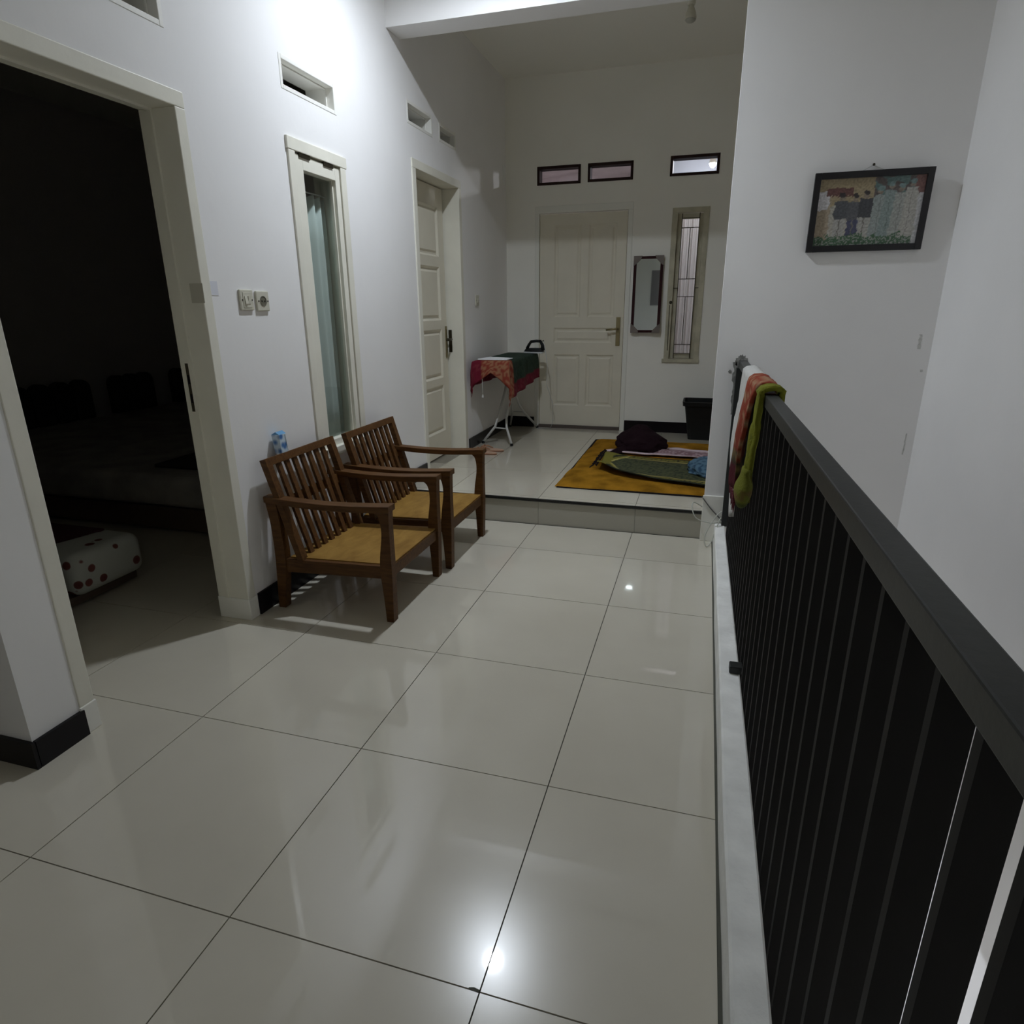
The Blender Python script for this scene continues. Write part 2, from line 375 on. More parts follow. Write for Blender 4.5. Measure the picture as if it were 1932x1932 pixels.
# ---------- window 5 : narrow casement with curtain on the left wall
w5 = empty('window_5', (-0.36,2.12,0.58), kind='structure', label='tall narrow cream casement window with a pale curtain, left wall')
boxo('frame_head', (-0.452,-0.288,1.875,2.375,1.982,2.034), CREAM, parent=w5, bevel=0.003)
boxo('frame_jamb', (-0.452,-0.290,1.88,1.93,0.60,1.982), CREAM, parent=w5, bevel=0.003)
boxo('frame_jamb', (-0.452,-0.290,2.315,2.365,0.60,1.982), CREAM, parent=w5, bevel=0.003)
boxo('sill', (-0.452,-0.270,1.88,2.375,0.575,0.622), CREAM, parent=w5, bevel=0.003)
sash = empty('sash', (0,0,0)); sash.parent = w5
def sb(nm, dm): return boxo(nm, dm, CREAM, parent=w5, bevel=0.0015)
sb('sash_stile', (-0.345,-0.298,1.9345,1.995,0.606,1.974)); sb('sash_stile', (-0.345,-0.298,2.270,2.3105,0.606,1.974))
sb('sash_rail', (-0.345,-0.298,1.995,2.270,1.915,1.974)); sb('sash_rail', (-0.345,-0.298,1.995,2.270,0.606,0.655))
bpy.data.objects.remove(sash)
sb('glazing_bead', (-0.325,-0.315,2.262,2.270,0.655,1.915))
boxo('glass_pane', (-0.338,-0.334,1.995,2.270,0.655,1.915), GLASS, parent=w5)
for y in (1.965,2.165): boxo('hinge', (-0.304,-0.292,y,y+0.085,1.964,1.982), BRONZE, parent=w5)
cb = MB()
def cf(u, v):
    y = 1.895+0.405*u; x = -0.392 + 0.011*math.sin(u*38)+0.006*math.sin(u*17+1.3)+0.006*noise.noise(Vector((u*9,v*2,0)))
    return (x, y+0.02*v*0, 0.61+1.225*v+0.006*math.sin(u*38))
cb.grid(120, 6, cf); done(cb, 'curtain', CURT2, label='pale grey-green curtain hanging behind the narrow window glass', cat='curtain', smooth=True, solid=0.002)
rb = MB(); rb.tube([(-0.392,1.886,1.850),(-0.392,2.358,1.850)], 0.004); done(rb, 'curtain_rod', WHITEM, label='thin rod carrying the pale curtain of the narrow window', cat='curtain rod')

# ---------- door 2 : panelled door of the left wall
def panel_leaf(axis, face, u0, u1, z0, z1, panels, name, parent, m, depth=0.036, sgn=1, rec=0.012):
    """leaf as stiles, rails and sunk fields, every field with a raised moulding"""
    us = [u0, u1]; th = depth
    us = sorted({u0,u1,*[p[0] for p in panels],*[p[1] for p in panels]}); zs = sorted({z0,z1,*[p[2] for p in panels],*[p[3] for p in panels]})
    def P(t, u, z): return (face-sgn*t, u, z) if axis == 'x' else (u, face+sgn*t, z)
    b = MB()
    def inp(cu, cz): return any(p[0] < cu < p[1] and p[2] < cz < p[3] for p in panels)
    cache = {}
    def V(t,u,z):
        k = (round(t,4),round(u,4),round(z,4))
        if k not in cache: cache[k] = b.bm.verts.new(P(t,u,z))
        return cache[k]
    for i in range(len(us)-1):
        for j in range(len(zs)-1):
            A,B_,C,D = us[i],us[i+1],zs[j],zs[j+1]
            if not inp((A+B_)/2,(C+D)/2): b.bm.faces.new([V(0,A,C),V(0,B_,C),V(0,B_,D),V(0,A,D)])
    b.bm.faces.new([V(th,u0,z0),V(th,u1,z0),V(th,u1,z1),V(th,u0,z1)])
    for (ua,za,ub,zb) in ((u0,z0,u1,z0),(u1,z0,u1,z1),(u1,z1,u0,z1),(u0,z1,u0,z0)):
        b.bm.faces.new([b.bm.verts.new(P(0,ua,za)),b.bm.verts.new(P(0,ub,zb)),b.bm.verts.new(P(th,ub,zb)),b.bm.verts.new(P(th,ua,za))])
    lf = done(b, name, m, parent=parent)
    for (a,c,e,f) in panels:
        q = MB(); s1 = 0.014; s2 = 0.026
        def ring(t, s): return [P(t,a+s,e+s),P(t,c-s,e+s),P(t,c-s,f-s),P(t,a+s,f-s)]
        rr = [ring(0,0), ring(rec,s1), ring(rec,s2), ring(rec*0.35,s2+0.014)]
        R = [[q.bm.verts.new(v) for v in r] for r in rr]
        for r1, r2 in zip(R, R[1:]):
            for i in range(4): q.bm.faces.new([r1[i], r1[(i+1)%4], r2[(i+1)%4], r2[i]])
        q.bm.faces.new(R[-1]); done(q, 'panel', m, parent=lf)
    return lf
d2 = empty('door_2', (-0.40,3.6,H), kind='structure', label='cream panelled door standing barely ajar in the left wall')
for nm, dm in (('frame_jamb',(-0.455,-0.292,3.985,4.036,H+0.0,2.14)), ('frame_jamb',(-0.455,-0.292,3.188,3.24,H,2.14)), ('frame_head',(-0.455,-0.292,3.188,4.036,2.14,2.193))):
    boxo(nm, dm, CREAM, parent=d2, bevel=0.003)
panel_leaf('x', -0.418, 3.245, 3.962, H+0.012, 2.132, [(3.34,3.86,1.665,2.0),(3.34,3.86,1.215,1.595),(3.34,3.86,0.785,1.15),(3.34,3.86,0.37,0.73)], 'door_leaf', d2, DOORP, sgn=1, rec=0.014)
hp = boxo('handle_plate', (-0.418,-0.411,3.925,3.955,0.93,1.17), BRASS, parent=d2, bevel=0.002)
hb = MB(); hb.tube([(-0.412,3.94,1.07),(-0.372,3.94,1.07),(-0.366,3.93,1.07),(-0.366,3.83,1.068)], 0.008); done(hb, 'handle', BRONZE, parent=d2, smooth=True)
boxo('strike_plate', (-0.412,-0.385,3.981,3.986,0.97,1.14), BRONZE, parent=d2)

# ---------- door 3 : closed far door
d3 = empty('door_3', (0.41,YB,H), kind='structure', label='closed cream panelled door in the far wall')
for nm, dm in (('frame_jamb',(-0.03,0.012,YB-0.006,YB+0.10,H,2.10)), ('frame_jamb',(0.808,0.85,YB-0.006,YB+0.10,H,2.10)), ('frame_head',(-0.03,0.85,YB-0.0055,YB+0.0995,2.10,2.16))):
    boxo(nm, dm, mat('dulled_white', (0.80,0.80,0.74), 0.6, 0.3), parent=d3, bevel=0.003)
panel_leaf('y', YB+0.008, 0.018, 0.802, H+0.03, 2.092, [(0.15,0.40,1.21,2.0),(0.465,0.715,1.21,2.0),(0.15,0.70,0.98,1.115),(0.155,0.405,0.39,0.872),(0.465,0.725,0.39,0.872)], 'door_leaf', d3, DOORP, sgn=1, rec=0.011)
boxo('threshold', (0.012,0.808,YB-0.012,YB+0.05,H,H+0.028), mat('brown_threshold',(0.09,0.07,0.06),0.5), parent=d3)
boxo('handle_plate', (0.738,0.776,YB-0.002,YB+0.008,0.955,1.21), BRASS, parent=d3, bevel=0.003)
hb = MB(); hb.tube([(0.757,YB,1.108),(0.757,YB-0.045,1.108),(0.745,YB-0.052,1.108),(0.655,YB-0.052,1.098)], 0.009); done(hb, 'handle', BRASS, parent=d3, smooth=True)

# ---------- transoms of the far wall
for i, (a, b_, c, d, lab) in enumerate(((-0.01,0.38,2.328,2.478,'left one of the paired brown transom panes over the far door'), (0.442,0.832,2.332,2.478,'right one of the paired brown transom panes over the far door'), (1.137,1.533,2.337,2.490,'bright transom pane with brown frame over the grilled window'))):
    r = empty('window_%d' % (6+i), ((a+b_)/2,YB,c), kind='structure', label=lab)
    frame_bars('frame_member', 'y', YB-0.006, YB+0.10, a, b_, c, d, 0.022, DKWOOD, r)
    boxo('glass_pane', (a+0.022,b_-0.022,YB+0.045,YB+0.049,c+0.022,d-0.022), DUSTG, parent=r)

# ---------- window 9 : grilled window of the far wall
w9 = empty('window_9', (1.333,YB,0.82), kind='structure', label='narrow grilled window with lit sheer curtain in the far wall')
OLD = mat('yellowed_paint', (0.56,0.53,0.40), 0.5, 0.3, vary=0.25, vscale=9)
for dm in ((1.18,1.225,YB-0.008,YB+0.11,0.845,2.06),(1.44,1.485,YB-0.008,YB+0.11,0.845,2.06)): boxo('frame_jamb', dm, OLD, parent=w9, bevel=0.002)
boxo('frame_head', (1.18,1.485,YB-0.009,YB+0.11,2.055,2.095), OLD, parent=w9, bevel=0.002)
boxo('sill', (1.165,1.49,YB-0.02,YB+0.11,0.815,0.846), OLD, parent=w9, bevel=0.002)
for dm in ((1.226,1.262,YB+0.03,YB+0.06,0.85,2.05),(1.405,1.439,YB+0.03,YB+0.06,0.85,2.05)): boxo('sash_stile', dm, OLD, parent=w9)
for dm in ((1.262,1.405,YB+0.03,YB+0.06,2.01,2.05),(1.262,1.405,YB+0.03,YB+0.06,0.85,0.893)): boxo('sash_rail', dm, OLD, parent=w9)
boxo('glass_pane', (1.262,1.405,YB+0.044,YB+0.047,0.893,2.01), DUSTG, parent=w9)
def gbar(*pts):
    q = MB(); q.tube(pts, 0.0035, 6); done(q, 'grille_bar', BRONZE, parent=w9)
yg = YB+0.012
gbar((1.264,yg,0.85),(1.264,yg,2.05)); gbar((1.407,yg,0.85),(1.407,yg,2.05))
for z in (2.012,1.937,1.526,1.379,0.971,0.893): gbar((1.262,yg,z),(1.409,yg,z))
gbar((1.226,yg,1.45),(1.264,yg,1.45)); gbar((1.407,yg,1.452),(1.439,yg,1.452))
gbar((1.335,yg,1.526),(1.335,yg,1.937)); gbar((1.333,yg,0.971),(1.333,yg,1.379))
q = MB(); q.lathe((1.212,YB-0.008,1.332), [(0.0,-0.012),(0.012,-0.010),(0.014,0.0)], 12, 'y'); done(q, 'latch_knob', BRONZE, parent=w9, smooth=True)
q = MB(); q.tube([(1.205,YB-0.012,1.31),(1.209,YB-0.012,0.92)], 0.003, 6); done(q, 'stay_rod', BRONZE, parent=w9)
cb = MB()
cb.grid(90, 4, lambda u, v: (1.20+0.27*u, YB+0.16+0.016*math.sin(u*46)+0.01*math.sin(u*21+v), 0.84+1.22*v))
done(cb, 'curtain', CURT, label='white sheer curtain glowing behind the grilled far window', cat='curtain', smooth=True)

# ================================================================== neighbouring spaces
# bedroom behind the open doorway
BEDW = mat('bedroom_paint', (0.62,0.59,0.57), 0.8, 0.2)
wall('wall_bedroom', 'x', -4.15, -4.0, 0.41, 5.34, 0.0, 3.1, [], BEDW, 'dark far wall inside the bedroom')
boxo('ceiling', (-4.1,-0.45,0.41,5.22,3.0,3.08), CEIL, kind='structure', label='unlit ceiling inside the rooms on the left')
wall('wall_side', 'x', -4.15, -3.0, 0.26, 0.41, 0.0, 3.1, [], WALL2, 'end of the side wall in the dark bedroom')
boxo('floor', (-4.1,-0.45,2.82,5.22,-0.15,-0.001), TILE, kind='structure', label='dark floor deeper inside the bedroom')
boxo('floor', (-4.1,-3.0,0.26,2.82,-0.15,-0.001), TILE, kind='structure', label='dark floor strip under the bedroom wall')
wall('wall_bedroom', 'y', 5.22, 5.34, -4.0, -0.4505, 0.0, 3.1, [], BEDW, 'hidden wall closing the rooms on the left')
# room beyond the far wall: pinkish walls and a burning bulb
PINK = mat('pink_wall', (0.70, 0.63, 0.655), 0.8, 0.2, vary=0.12, vscale=7)
wall('wall_outer', 'y', 7.6, 7.7, -0.6, 3.2, 0.0, 3.2, [], PINK, 'pinkish wall of the lit room beyond the far wall')
wall('wall_outer', 'x', -0.7, -0.6, YB+0.13, 7.7, 0.0, 3.2, [], PINK, 'left pinkish wall of the lit room beyond')
wall('wall_outer', 'x', 3.1, 3.2, YB+0.13, 7.7, 0.0, 3.2, [], WALL, 'right white wall of the lit room beyond')
boxo('ceiling', (-0.7,3.2,YB+0.13,7.7,2.74,2.8), PINK, kind='structure', label='pinkish ceiling of the lit room beyond the far wall')
boxo('floor', (-0.7,3.2,YB+0.13,7.7,-0.1,H), TILE, kind='structure', label='floor of the lit room beyond the far wall')
wall('wall_outer', 'y', 6.72, 6.82, 0.98, 3.1, 0.0, 2.74, [], mat('grey_outer_wall', (0.30,0.32,0.35), 0.8, 0.2), 'pale wall close behind the burning bulb of the lit room')
# stairwell below
boxo('floor', (-1.0,2.72,-1.62,2.94,-3.1,-3.0), TILE, kind='structure', label='ground floor at the bottom of the stairwell')
wall('wall_lower', 'x', -1.1, -1.0, -1.62, 2.94, -3.0, -0.15, [], WALL, 'left wall of the storey below')
wall('wall_lower', 'y', 2.80, 2.94, -1.0, 1.60, -3.0, -0.15, [], WALL, 'far wall of the storey below')

# ================================================================== LAMPS
def bulb(loc, mat_e, label, r=0.034, flat=0.55, drop=0.0, name='ceiling_bulb'):
    """screw bulb hanging cap-up: dome, plastic body, holder"""
    x, y, z = loc
    root = empty(name, (x,y,z), label, 'lamp')
    b = MB(); b.lathe((x,y,z), [(0.0,-r*flat),(r*0.35,-r*flat*0.92),(r*0.68,-r*flat*0.7),(r*0.9,-r*flat*0.36),(r,0.0)], 24)
    done(b, 'bulb_dome', mat_e, parent=root, smooth=True)
    if flat < 0.3:  # added skirt round the flat dome, cuts sideways light on the upper walls
        b = MB(); b.lathe((x,y,z), [(r*1.03,0.0),(r*1.03,-0.017),(r*1.07,-0.017),(r*1.07,0.004),(r*1.03,0.004)], 32)
        done(b, 'light_skirt', WHITEP, parent=root, smooth=False)
    b = MB(); b.lathe((x,y,z), [(r*1.02,0.001),(r*1.05,0.012),(r*0.9,0.035),(0.018,0.065),(0.014,0.085)], 24)
    done(b, 'bulb_body', WHITEP, parent=root, smooth=True)
    b = MB(); b.lathe((x,y,z), [(0.022,0.075),(0.026,0.085),(0.026,0.115),(0.045,0.125),(0.05,0.16+drop)], 24)
    done(b, 'lamp_holder', WHITEP, parent=root, smooth=True)
    return root
EM = emis('bulb_light', (0.835,0.905,1.0), MAIN_LAMP)
bulb((0.445,2.24,3.078), EM, 'lit bulb hanging from the landing ceiling, seen only as floor glint', r=0.05, flat=0.29)
UNLIT = mat('bulb_off', (0.45,0.45,0.40), 0.3, 0.5)
bulb((1.285,4.0,3.01), UNLIT, 'unlit bulb under the dim far ceiling', r=0.034)
EM2 = emis('bulb_light_back', (0.93,0.95,1.0), BACK_LAMP)
bulb((1.47,6.16,2.585), EM2, 'burning bulb visible through the bright transom pane', r=0.032, flat=1.2, drop=-0.02)
EM4 = emis('bulb_light_far', (1.0,0.93,0.95), ROOM_LAMP)
bulb((0.06,7.0,2.56), EM4, 'small lamp seen at the foot of the left paired transom', r=0.03, drop=0.02)
EM3 = emis('bulb_light_low', (0.85,0.90,1.0), LOW_LAMP)
bulb((0.30,1.2,-0.40), EM3, 'bulb under the landing slab lighting the stairwell from below', r=0.05, drop=0.09)

# ================================================================== ARMCHAIRS
def armchair(name, loc, label, group):
    X, Y, Z = loc; W = 0.55; t = 0.042
    root = empty(name, loc, label, 'armchair', group)
    def sm(pts, n=4):   # Catmull-Rom through profile points
        out = []
        for i in range(len(pts)-1):
            p0, p1, p2, p3 = pts[max(i-1,0)], pts[i], pts[i+1], pts[min(i+2,len(pts)-1)]
            for k in range(n):
                u = k/n; out.append(tuple(0.5*((2*p1[c])+(-p0[c]+p2[c])*u+(2*p0[c]-5*p1[c]+4*p2[c]-p3[c])*u*u+(-p0[c]+3*p1[c]-3*p2[c]+p3[c])*u**3) for c in (0,1)))
        return out+[pts[-1]]
    def stack(left, right, y0, y1, nm):   # loft between left and right outlines
        L, Rr = sm(left), sm(right); b = MB()
        b.loft([[(X+l[0],Y+y0,Z+l[1]),(X+r[0],Y+y0,Z+r[1]),(X+r[0],Y+y1,Z+r[1]),(X+l[0],Y+y1,Z+l[1])] for l, r in zip(L, Rr)])
        return done(b, nm, WOOD, parent=root, bevel=0.002)
    for y0 in (0.0, W-t):
        fl = [(0.562,0.0),(0.556,0.12),(0.548,0.225),(0.551,0.30),(0.565,0.40),(0.563,0.455),(0.552,0.488),(0.528,0.505)]
        fr = [(0.596,0.0),(0.600,0.12),(0.603,0.225),(0.603,0.30),(0.603,0.40),(0.604,0.455),(0.605,0.492),(0.606,0.505)]
        stack(fl, fr, y0, y0+t, 'front_leg')
        bl = [(0.012,0.0),(0.015,0.06),(0.026,0.25),(0.024,0.40),(0.010,0.505)]
        br = [(0.048,0.0),(0.056,0.06),(0.078,0.25),(0.072,0.40),(0.064,0.505)]
        stack(bl, br, y0, y0+t, 'back_leg')
        # arm: sagging curve, a little wider in front
        b = MB(); n = 14; rings = []
        for i in range(n+1):
            u = i/n; x = 0.006+u*0.606; top = 0.533-0.014*math.sin(math.pi*u)+0.002*u; th = 0.028
            wd = 0.026+0.006*u; cy = y0+t/2
            rings.append([(X+x,Y+cy-wd,Z+top-th),(X+x,Y+cy+wd,Z+top-th),(X+x,Y+cy+wd,Z+top),(X+x,Y+cy-wd,Z+top)])
        b.loft(rings); done(b, 'armrest', WOOD, parent=root, bevel=0.003)
        b = MB(); b.hexa([(X+0.05,Y+y0+0.008,Z+0.178),(X+0.555,Y+y0+0.008,Z+0.200),(X+0.555,Y+y0+0.034,Z+0.200),(X+0.05,Y+y0+0.034,Z+0.178),
                          (X+0.05,Y+y0+0.008,Z+0.240),(X+0.555,Y+y0+0.008,Z+0.258),(X+0.555,Y+y0+0.034,Z+0.258),(X+0.05,Y+y0+0.034,Z+0.240)])
        done(b, 'side_rail', WOOD, parent=root, bevel=0.002)
    b = MB(); b.box(X+0.568,X+0.592,Y+t,Y+W-t,Z+0.203,Z+0.256); done(b, 'front_rail', WOOD, parent=root, bevel=0.002)
    b = MB(); b.box(X+0.115,X+0.140,Y+t,Y+W-t,Z+0.180,Z+0.235); done(b, 'back_rail', WOOD, parent=root, bevel=0.002)
    # seat board
    b = MB(); zf, zb = 0.2635, 0.247
    b.hexa([(X+0.085,Y+0.030,Z+zb-0.009),(X+0.588,Y+0.030,Z+zf-0.006),(X+0.588,Y+W-0.030,Z+zf-0.006),(X+0.085,Y+W-0.030,Z+zb-0.009),
            (X+0.085,Y+0.030,Z+zb),(X+0.588,Y+0.030,Z+zf),(X+0.588,Y+W-0.030,Z+zf),(X+0.085,Y+W-0.030,Z+zb)])
    done(b, 'seat', PLY, parent=root, bevel=0.001)
    # slatted back, tilted: from (0.135,0.235) to (0.003,0.690)
    bx, bz, tx, tz = 0.142, 0.228, 0.006, 0.690
    L = math.hypot(bx-tx, tz-bz); ux, uz = (tx-bx)/L, (tz-bz)/L; nx, nz = uz, -ux     # n points forward
    def tb(y0, y1, s0, s1, d0, d1, nm, m=WOOD):
        def P(y, s, d): return (X+bx+ux*s+nx*d, Y+y, Z+bz+uz*s+nz*d)
        b = MB(); b.hexa([P(y0,s0,d0),P(y1,s0,d0),P(y1,s0,d1),P(y0,s0,d1),P(y0,s1,d0),P(y1,s1,d0),P(y1,s1,d1),P(y0,s1,d1)])
        return done(b, nm, m, parent=root, bevel=0.0015)
    tb(0.004, 0.042, 0.0, L, 0.0, 0.030, 'back_stile'); tb(W-0.042, W-0.004, 0.0, L, 0.0, 0.030, 'back_stile')
    tb(0.042, W-0.042, L-0.034, L, 0.0, 0.030, 'back_top_rail')
    tb(0.042, W-0.042, 0.25, 0.295, -0.012, 0.004, 'back_middle_rail')
    for k in range(7):
        c = 0.042+(W-0.084)*(k+1)/8
        tb(c-0.0145, c+0.0145, 0.0, L-0.033, 0.006, 0.020, 'back_slat')
    return root
armchair('armchair', (-0.272,1.384,0.0), 'nearer slatted wooden armchair by the dark doorway, without cushion', 'wooden armchairs against the left wall')
armchair('armchair', (-0.248,2.008,0.0), 'farther slatted wooden armchair close to the step', 'wooden armchairs against the left wall')

# drink carton on the back of the nearer chair
CART = bpy.data.materials.new('carton_print'); nt, b_ = nodes_of(CART)
v = nt.nodes.new('ShaderNodeTexVoronoi'); v.inputs['Scale'].default_value = 30
tcn = nt.nodes.new('ShaderNodeTexCoord'); nt.links.new(tcn.outputs['Object'], v.inputs['Vector'])
r_ = nt.nodes.new('ShaderNodeValToRGB'); r_.color_ramp.elements[0].color = (0.05,0.16,0.40,1); r_.color_ramp.elements[1].color = (0.55,0.66,0.75,1)
r_.color_ramp.elements[0].position = 0.25; r_.color_ramp.elements[1].position = 0.55
nt.links.new(v.outputs['Distance'], r_.inputs[0]); nt.links.new(r_.outputs[0], b_.inputs['Base Color']); b_.inputs['Roughness'].default_value = 0.35
ct = empty('drink_carton', (-0.262,1.546,0.6925), 'small blue and white carton leaning on top of the nearer chair back', 'carton')
q = MB(); q.hexa([(-0.282,1.522,0.692),(-0.246,1.522,0.692),(-0.246,1.570,0.692),(-0.282,1.570,0.692),(-0.290,1.518,0.778),(-0.250,1.520,0.778),(-0.250,1.572,0.778),(-0.290,1.574,0.778)])
done(q, 'carton_body', CART, parent=ct, bevel=0.003)
q = MB(); q.prism([(-0.290,0.778),(-0.250,0.778),(-0.268,0.790)], 'y', 1.521, 1.571); done(q, 'carton_top', mat('carton_blue',(0.12,0.32,0.55),0.4), parent=ct)
q = MB(); q.hexa([(-0.250,1.5685,0.70),(-0.245,1.5685,0.70),(-0.245,1.5715,0.70),(-0.250,1.5715,0.70),(-0.252,1.560,0.775),(-0.247,1.560,0.775),(-0.247,1.565,0.775),(-0.252,1.565,0.775)]); done(q, 'straw_wrapper', mat('clear_film',(0.7,0.75,0.8),0.2), parent=ct)
# crumpled wrapper on the farther seat
q = MB(); bmesh.ops.create_icosphere(q.bm, subdivisions=3, radius=1)
for vv in q.bm.verts:
    n_ = noise.noise(vv.co*2.3); c_ = vv.co.copy(); vv.co = Vector((-0.10+c_.x*0.030*(1+0.5*n_), 2.10+c_.y*0.045*(1+0.6*n_), 0.2725+max(c_.z,-0.55)*0.010*(1+0.8*n_)))
q.recolor(lambda p: (0.55,0.5,0.45) if p.y < 2.085 else (0.30,0.09,0.04) if (int(p.x*160)+int(p.y*120)) % 3 else (0.5,0.4,0.3))
done(q, 'crumpled_wrapper', CLOTH, label='crumpled white and red wrapper on the farther armchair seat', cat='wrapper', smooth=True)

# ================================================================== WALL FITTINGS
def plate(name, y, z, label, cat, kind):
    r = empty(name, (XW,y,z), label, cat); s = 0.041
    q = MB(); q.box(XW,XW+0.010,y-s,y+s,z-s,z+s); done(q, 'cover_plate', WHITEP, parent=r, bevel=0.004)
    if kind == 'switch':
        q = MB(); q.box(XW+0.010,XW+0.012,y-0.026,y+0.026,z-0.030,z+0.030); done(q, 'inner_plate', WHITEP, parent=r, bevel=0.001)
        for k in (0, 1):
            q = MB(); y0 = y-0.019+0.019*k; q.hexa([(XW+0.012,y0+.001,z-0.016),(XW+0.017-0.003*k,y0+.001,z-0.016),(XW+0.017-0.003*k,y0+0.018,z-0.016),(XW+0.012,y0+0.018,z-0.016),(XW+0.012,y0+.001,z+0.016),(XW+0.014+0.003*k,y0+.001,z+0.016),(XW+0.014+0.003*k,y0+0.018,z+0.016),(XW+0.012,y0+0.018,z+0.016)])
            done(q, 'rocker', WHITEP, parent=r, bevel=0.001)
    else:
        q = MB(); q.lathe((XW,y,z), [(0.021,0.0102),(0.021,0.012),(0.0185,0.012),(0.0185,0.0104),(0.0,0.0104)], 24, 'x'); done(q, 'socket_well', mat('socket_shadow',(0.16,0.15,0.11),0.5), parent=r, smooth=False)
        for dy in (-0.0095, 0.0095):
            q = MB(); q.lathe((XW,y+dy,z), [(0.003,0.0104),(0.003,0.0118),(0.0,0.0118)], 10, 'x'); done(q, 'socket_hole', BLACKF, parent=r)
    for dy in (-0.030, 0.030):
        q = MB(); q.lathe((XW,y+dy,z), [(0.003,0.0095),(0.003,0.0125),(0.0,0.0125)], 10, 'x'); done(q, 'screw', BRONZE, parent=r)
    return r
plate('light_switch', 1.478, 1.347, 'double rocker light switch beside the dark doorway', 'light switch', 'switch')
plate('wall_socket', 1.580, 1.343, 'round pin wall socket right of the double light switch', 'socket', 'socket')
plate('light_switch', 4.345, 1.360, 'small light switch on the far left wall above the ironing board', 'light switch', 'switch')
q = MB(); q.box(XW,XW+0.0012,1.285,1.325,1.363,1.415); done(q, 'paper_sticker', mat('pale_paper',(0.72,0.73,0.78),0.6), label='pale paper sticker at the edge of the dark doorway frame', cat='sticker')
q = MB(); q.prism([(1.236,1.362),(1.2365,1.318),(1.2368,1.30),(1.236,1.40)], 'x', -0.345, -0.292); q.bm.free(); q.bm = bmesh.new()
q.box(-0.350,-0.291,1.2355,1.2368,1.335,1.405); done(q, 'tape_strip', mat('tape',(0.52,0.50,0.42),0.4), label='piece of tape stuck on the jamb of the dark doorway', cat='tape')
q = MB(); q.box(XW,XW+0.004,5.12,5.18,2.355,2.49); done(q, 'wall_rectangle', mat('rectangle_white',(0.85,0.86,0.86),0.4), label='small white rectangle high on the far left wall corner', cat='sticker')  # thin white rectangle set on the wall surface

# ================================================================== RAILING
RL = empty('railing', (1.755,-1.3,0), 'black steel railing with flat top rail and thin upright bars', 'railing')
def rx(y): return 1.757-0.0155*y
def bxr(y): return max(rx(y)+0.001, 1.7425-0.008*max(0.0, y-0.6))
q = MB(); y0, y1 = -1.45, 2.795
q.loft([[(rx(y),y,0.992),(rx(y)+0.040,y,0.992),(rx(y)+0.040,y,1.030),(rx(y),y,1.030)] for y in (y0,y1)]); done(q, 'top_rail', RAILM, parent=RL, bevel=0.003)
q = MB(); q.loft([[(bxr(y),y,-0.13),(bxr(y)+0.034,y,-0.13),(bxr(y)+0.034,y,-0.105),(bxr(y),y,-0.105)] for y in (y0,-0.5,0.6,2.795)]); done(q, 'bottom_rail', RAILM, parent=RL)
q = MB(); q.box(1.703,1.745,2.756,2.794,0.108,0.9918); done(q, 'end_post', RAILM, parent=RL, bevel=0.002)
me = None; k = -14
while 0.107+0.0935*k < 2.72:
    yy = 0.107+0.0935*k
    if yy > -1.42:
        if me is None:
            q = MB(); q.box(rx(yy)+0.001,rx(yy)+0.0371,yy,yy+0.015,-0.105,0.9925); bo = done(q, 'baluster', BARM, parent=RL); me = bo; yref = yy
        else:
            c = me.copy(); COL.objects.link(c); c.parent = RL; c.location = (bxr(yy)-(rx(yref)+0.001), yy-yref, 0)
    k += 1
q = MB(); q.box(1.700,1.742,1.165,1.205,kz(1.18),kz(1.18)+0.028); done(q, 'kerb_bracket', RAILM, parent=RL, bevel=0.004)
# cement scuffs around the rail end
def blob(name, cx, cz, r0, r1, m, seed, n=40, amp=0.35, y=2.7985, a0=0, a1=2*math.pi, **kw):
    b = MB(); rnd = random.Random(seed); rings = [[], []]
    for k in range(n+1):
        a = a0+(a1-a0)*k/n; j = 1+amp*(rnd.random()-0.5)
        rings[0].append((cx+r0*math.cos(a), y, cz+r0*math.sin(a)*1.1)); rings[1].append((cx+r1*j*math.cos(a), y, cz+r1*j*math.sin(a)*1.1))
    b.loft(rings, close=False, caps=False); return done(b, name, m, **kw)
SCUFF = mat('bare_cement', (0.34,0.34,0.32), 0.9, 0.2, bump=0.5, bscale=80, vary=0.4, vscale=40)
blob('trim_4', 1.728, 1.020, 0.012, 0.032, SCUFF, 3, kind='structure', label='ragged grey cement scar around the rail end in the wall')
blob('trim_4', 1.672, 0.970, 0.0005, 0.008, SCUFF, 5, kind='structure', label='small grey chip in the plaster left of the rail end')
q = MB(); rnd = random.Random(4)
rings = []
for k in range(24):
    z = 0.74+0.28*k/23; wv = 0.004+0.014*rnd.random()*(0.3+k/23)
    rings.append([(1.702-wv,2.7985,z),(1.706,2.7985,z)])
q.loft(rings, close=False, caps=False); done(q, 'trim_4', SCUFF, kind='structure', label='rough cement edge running down beside the railing end post')

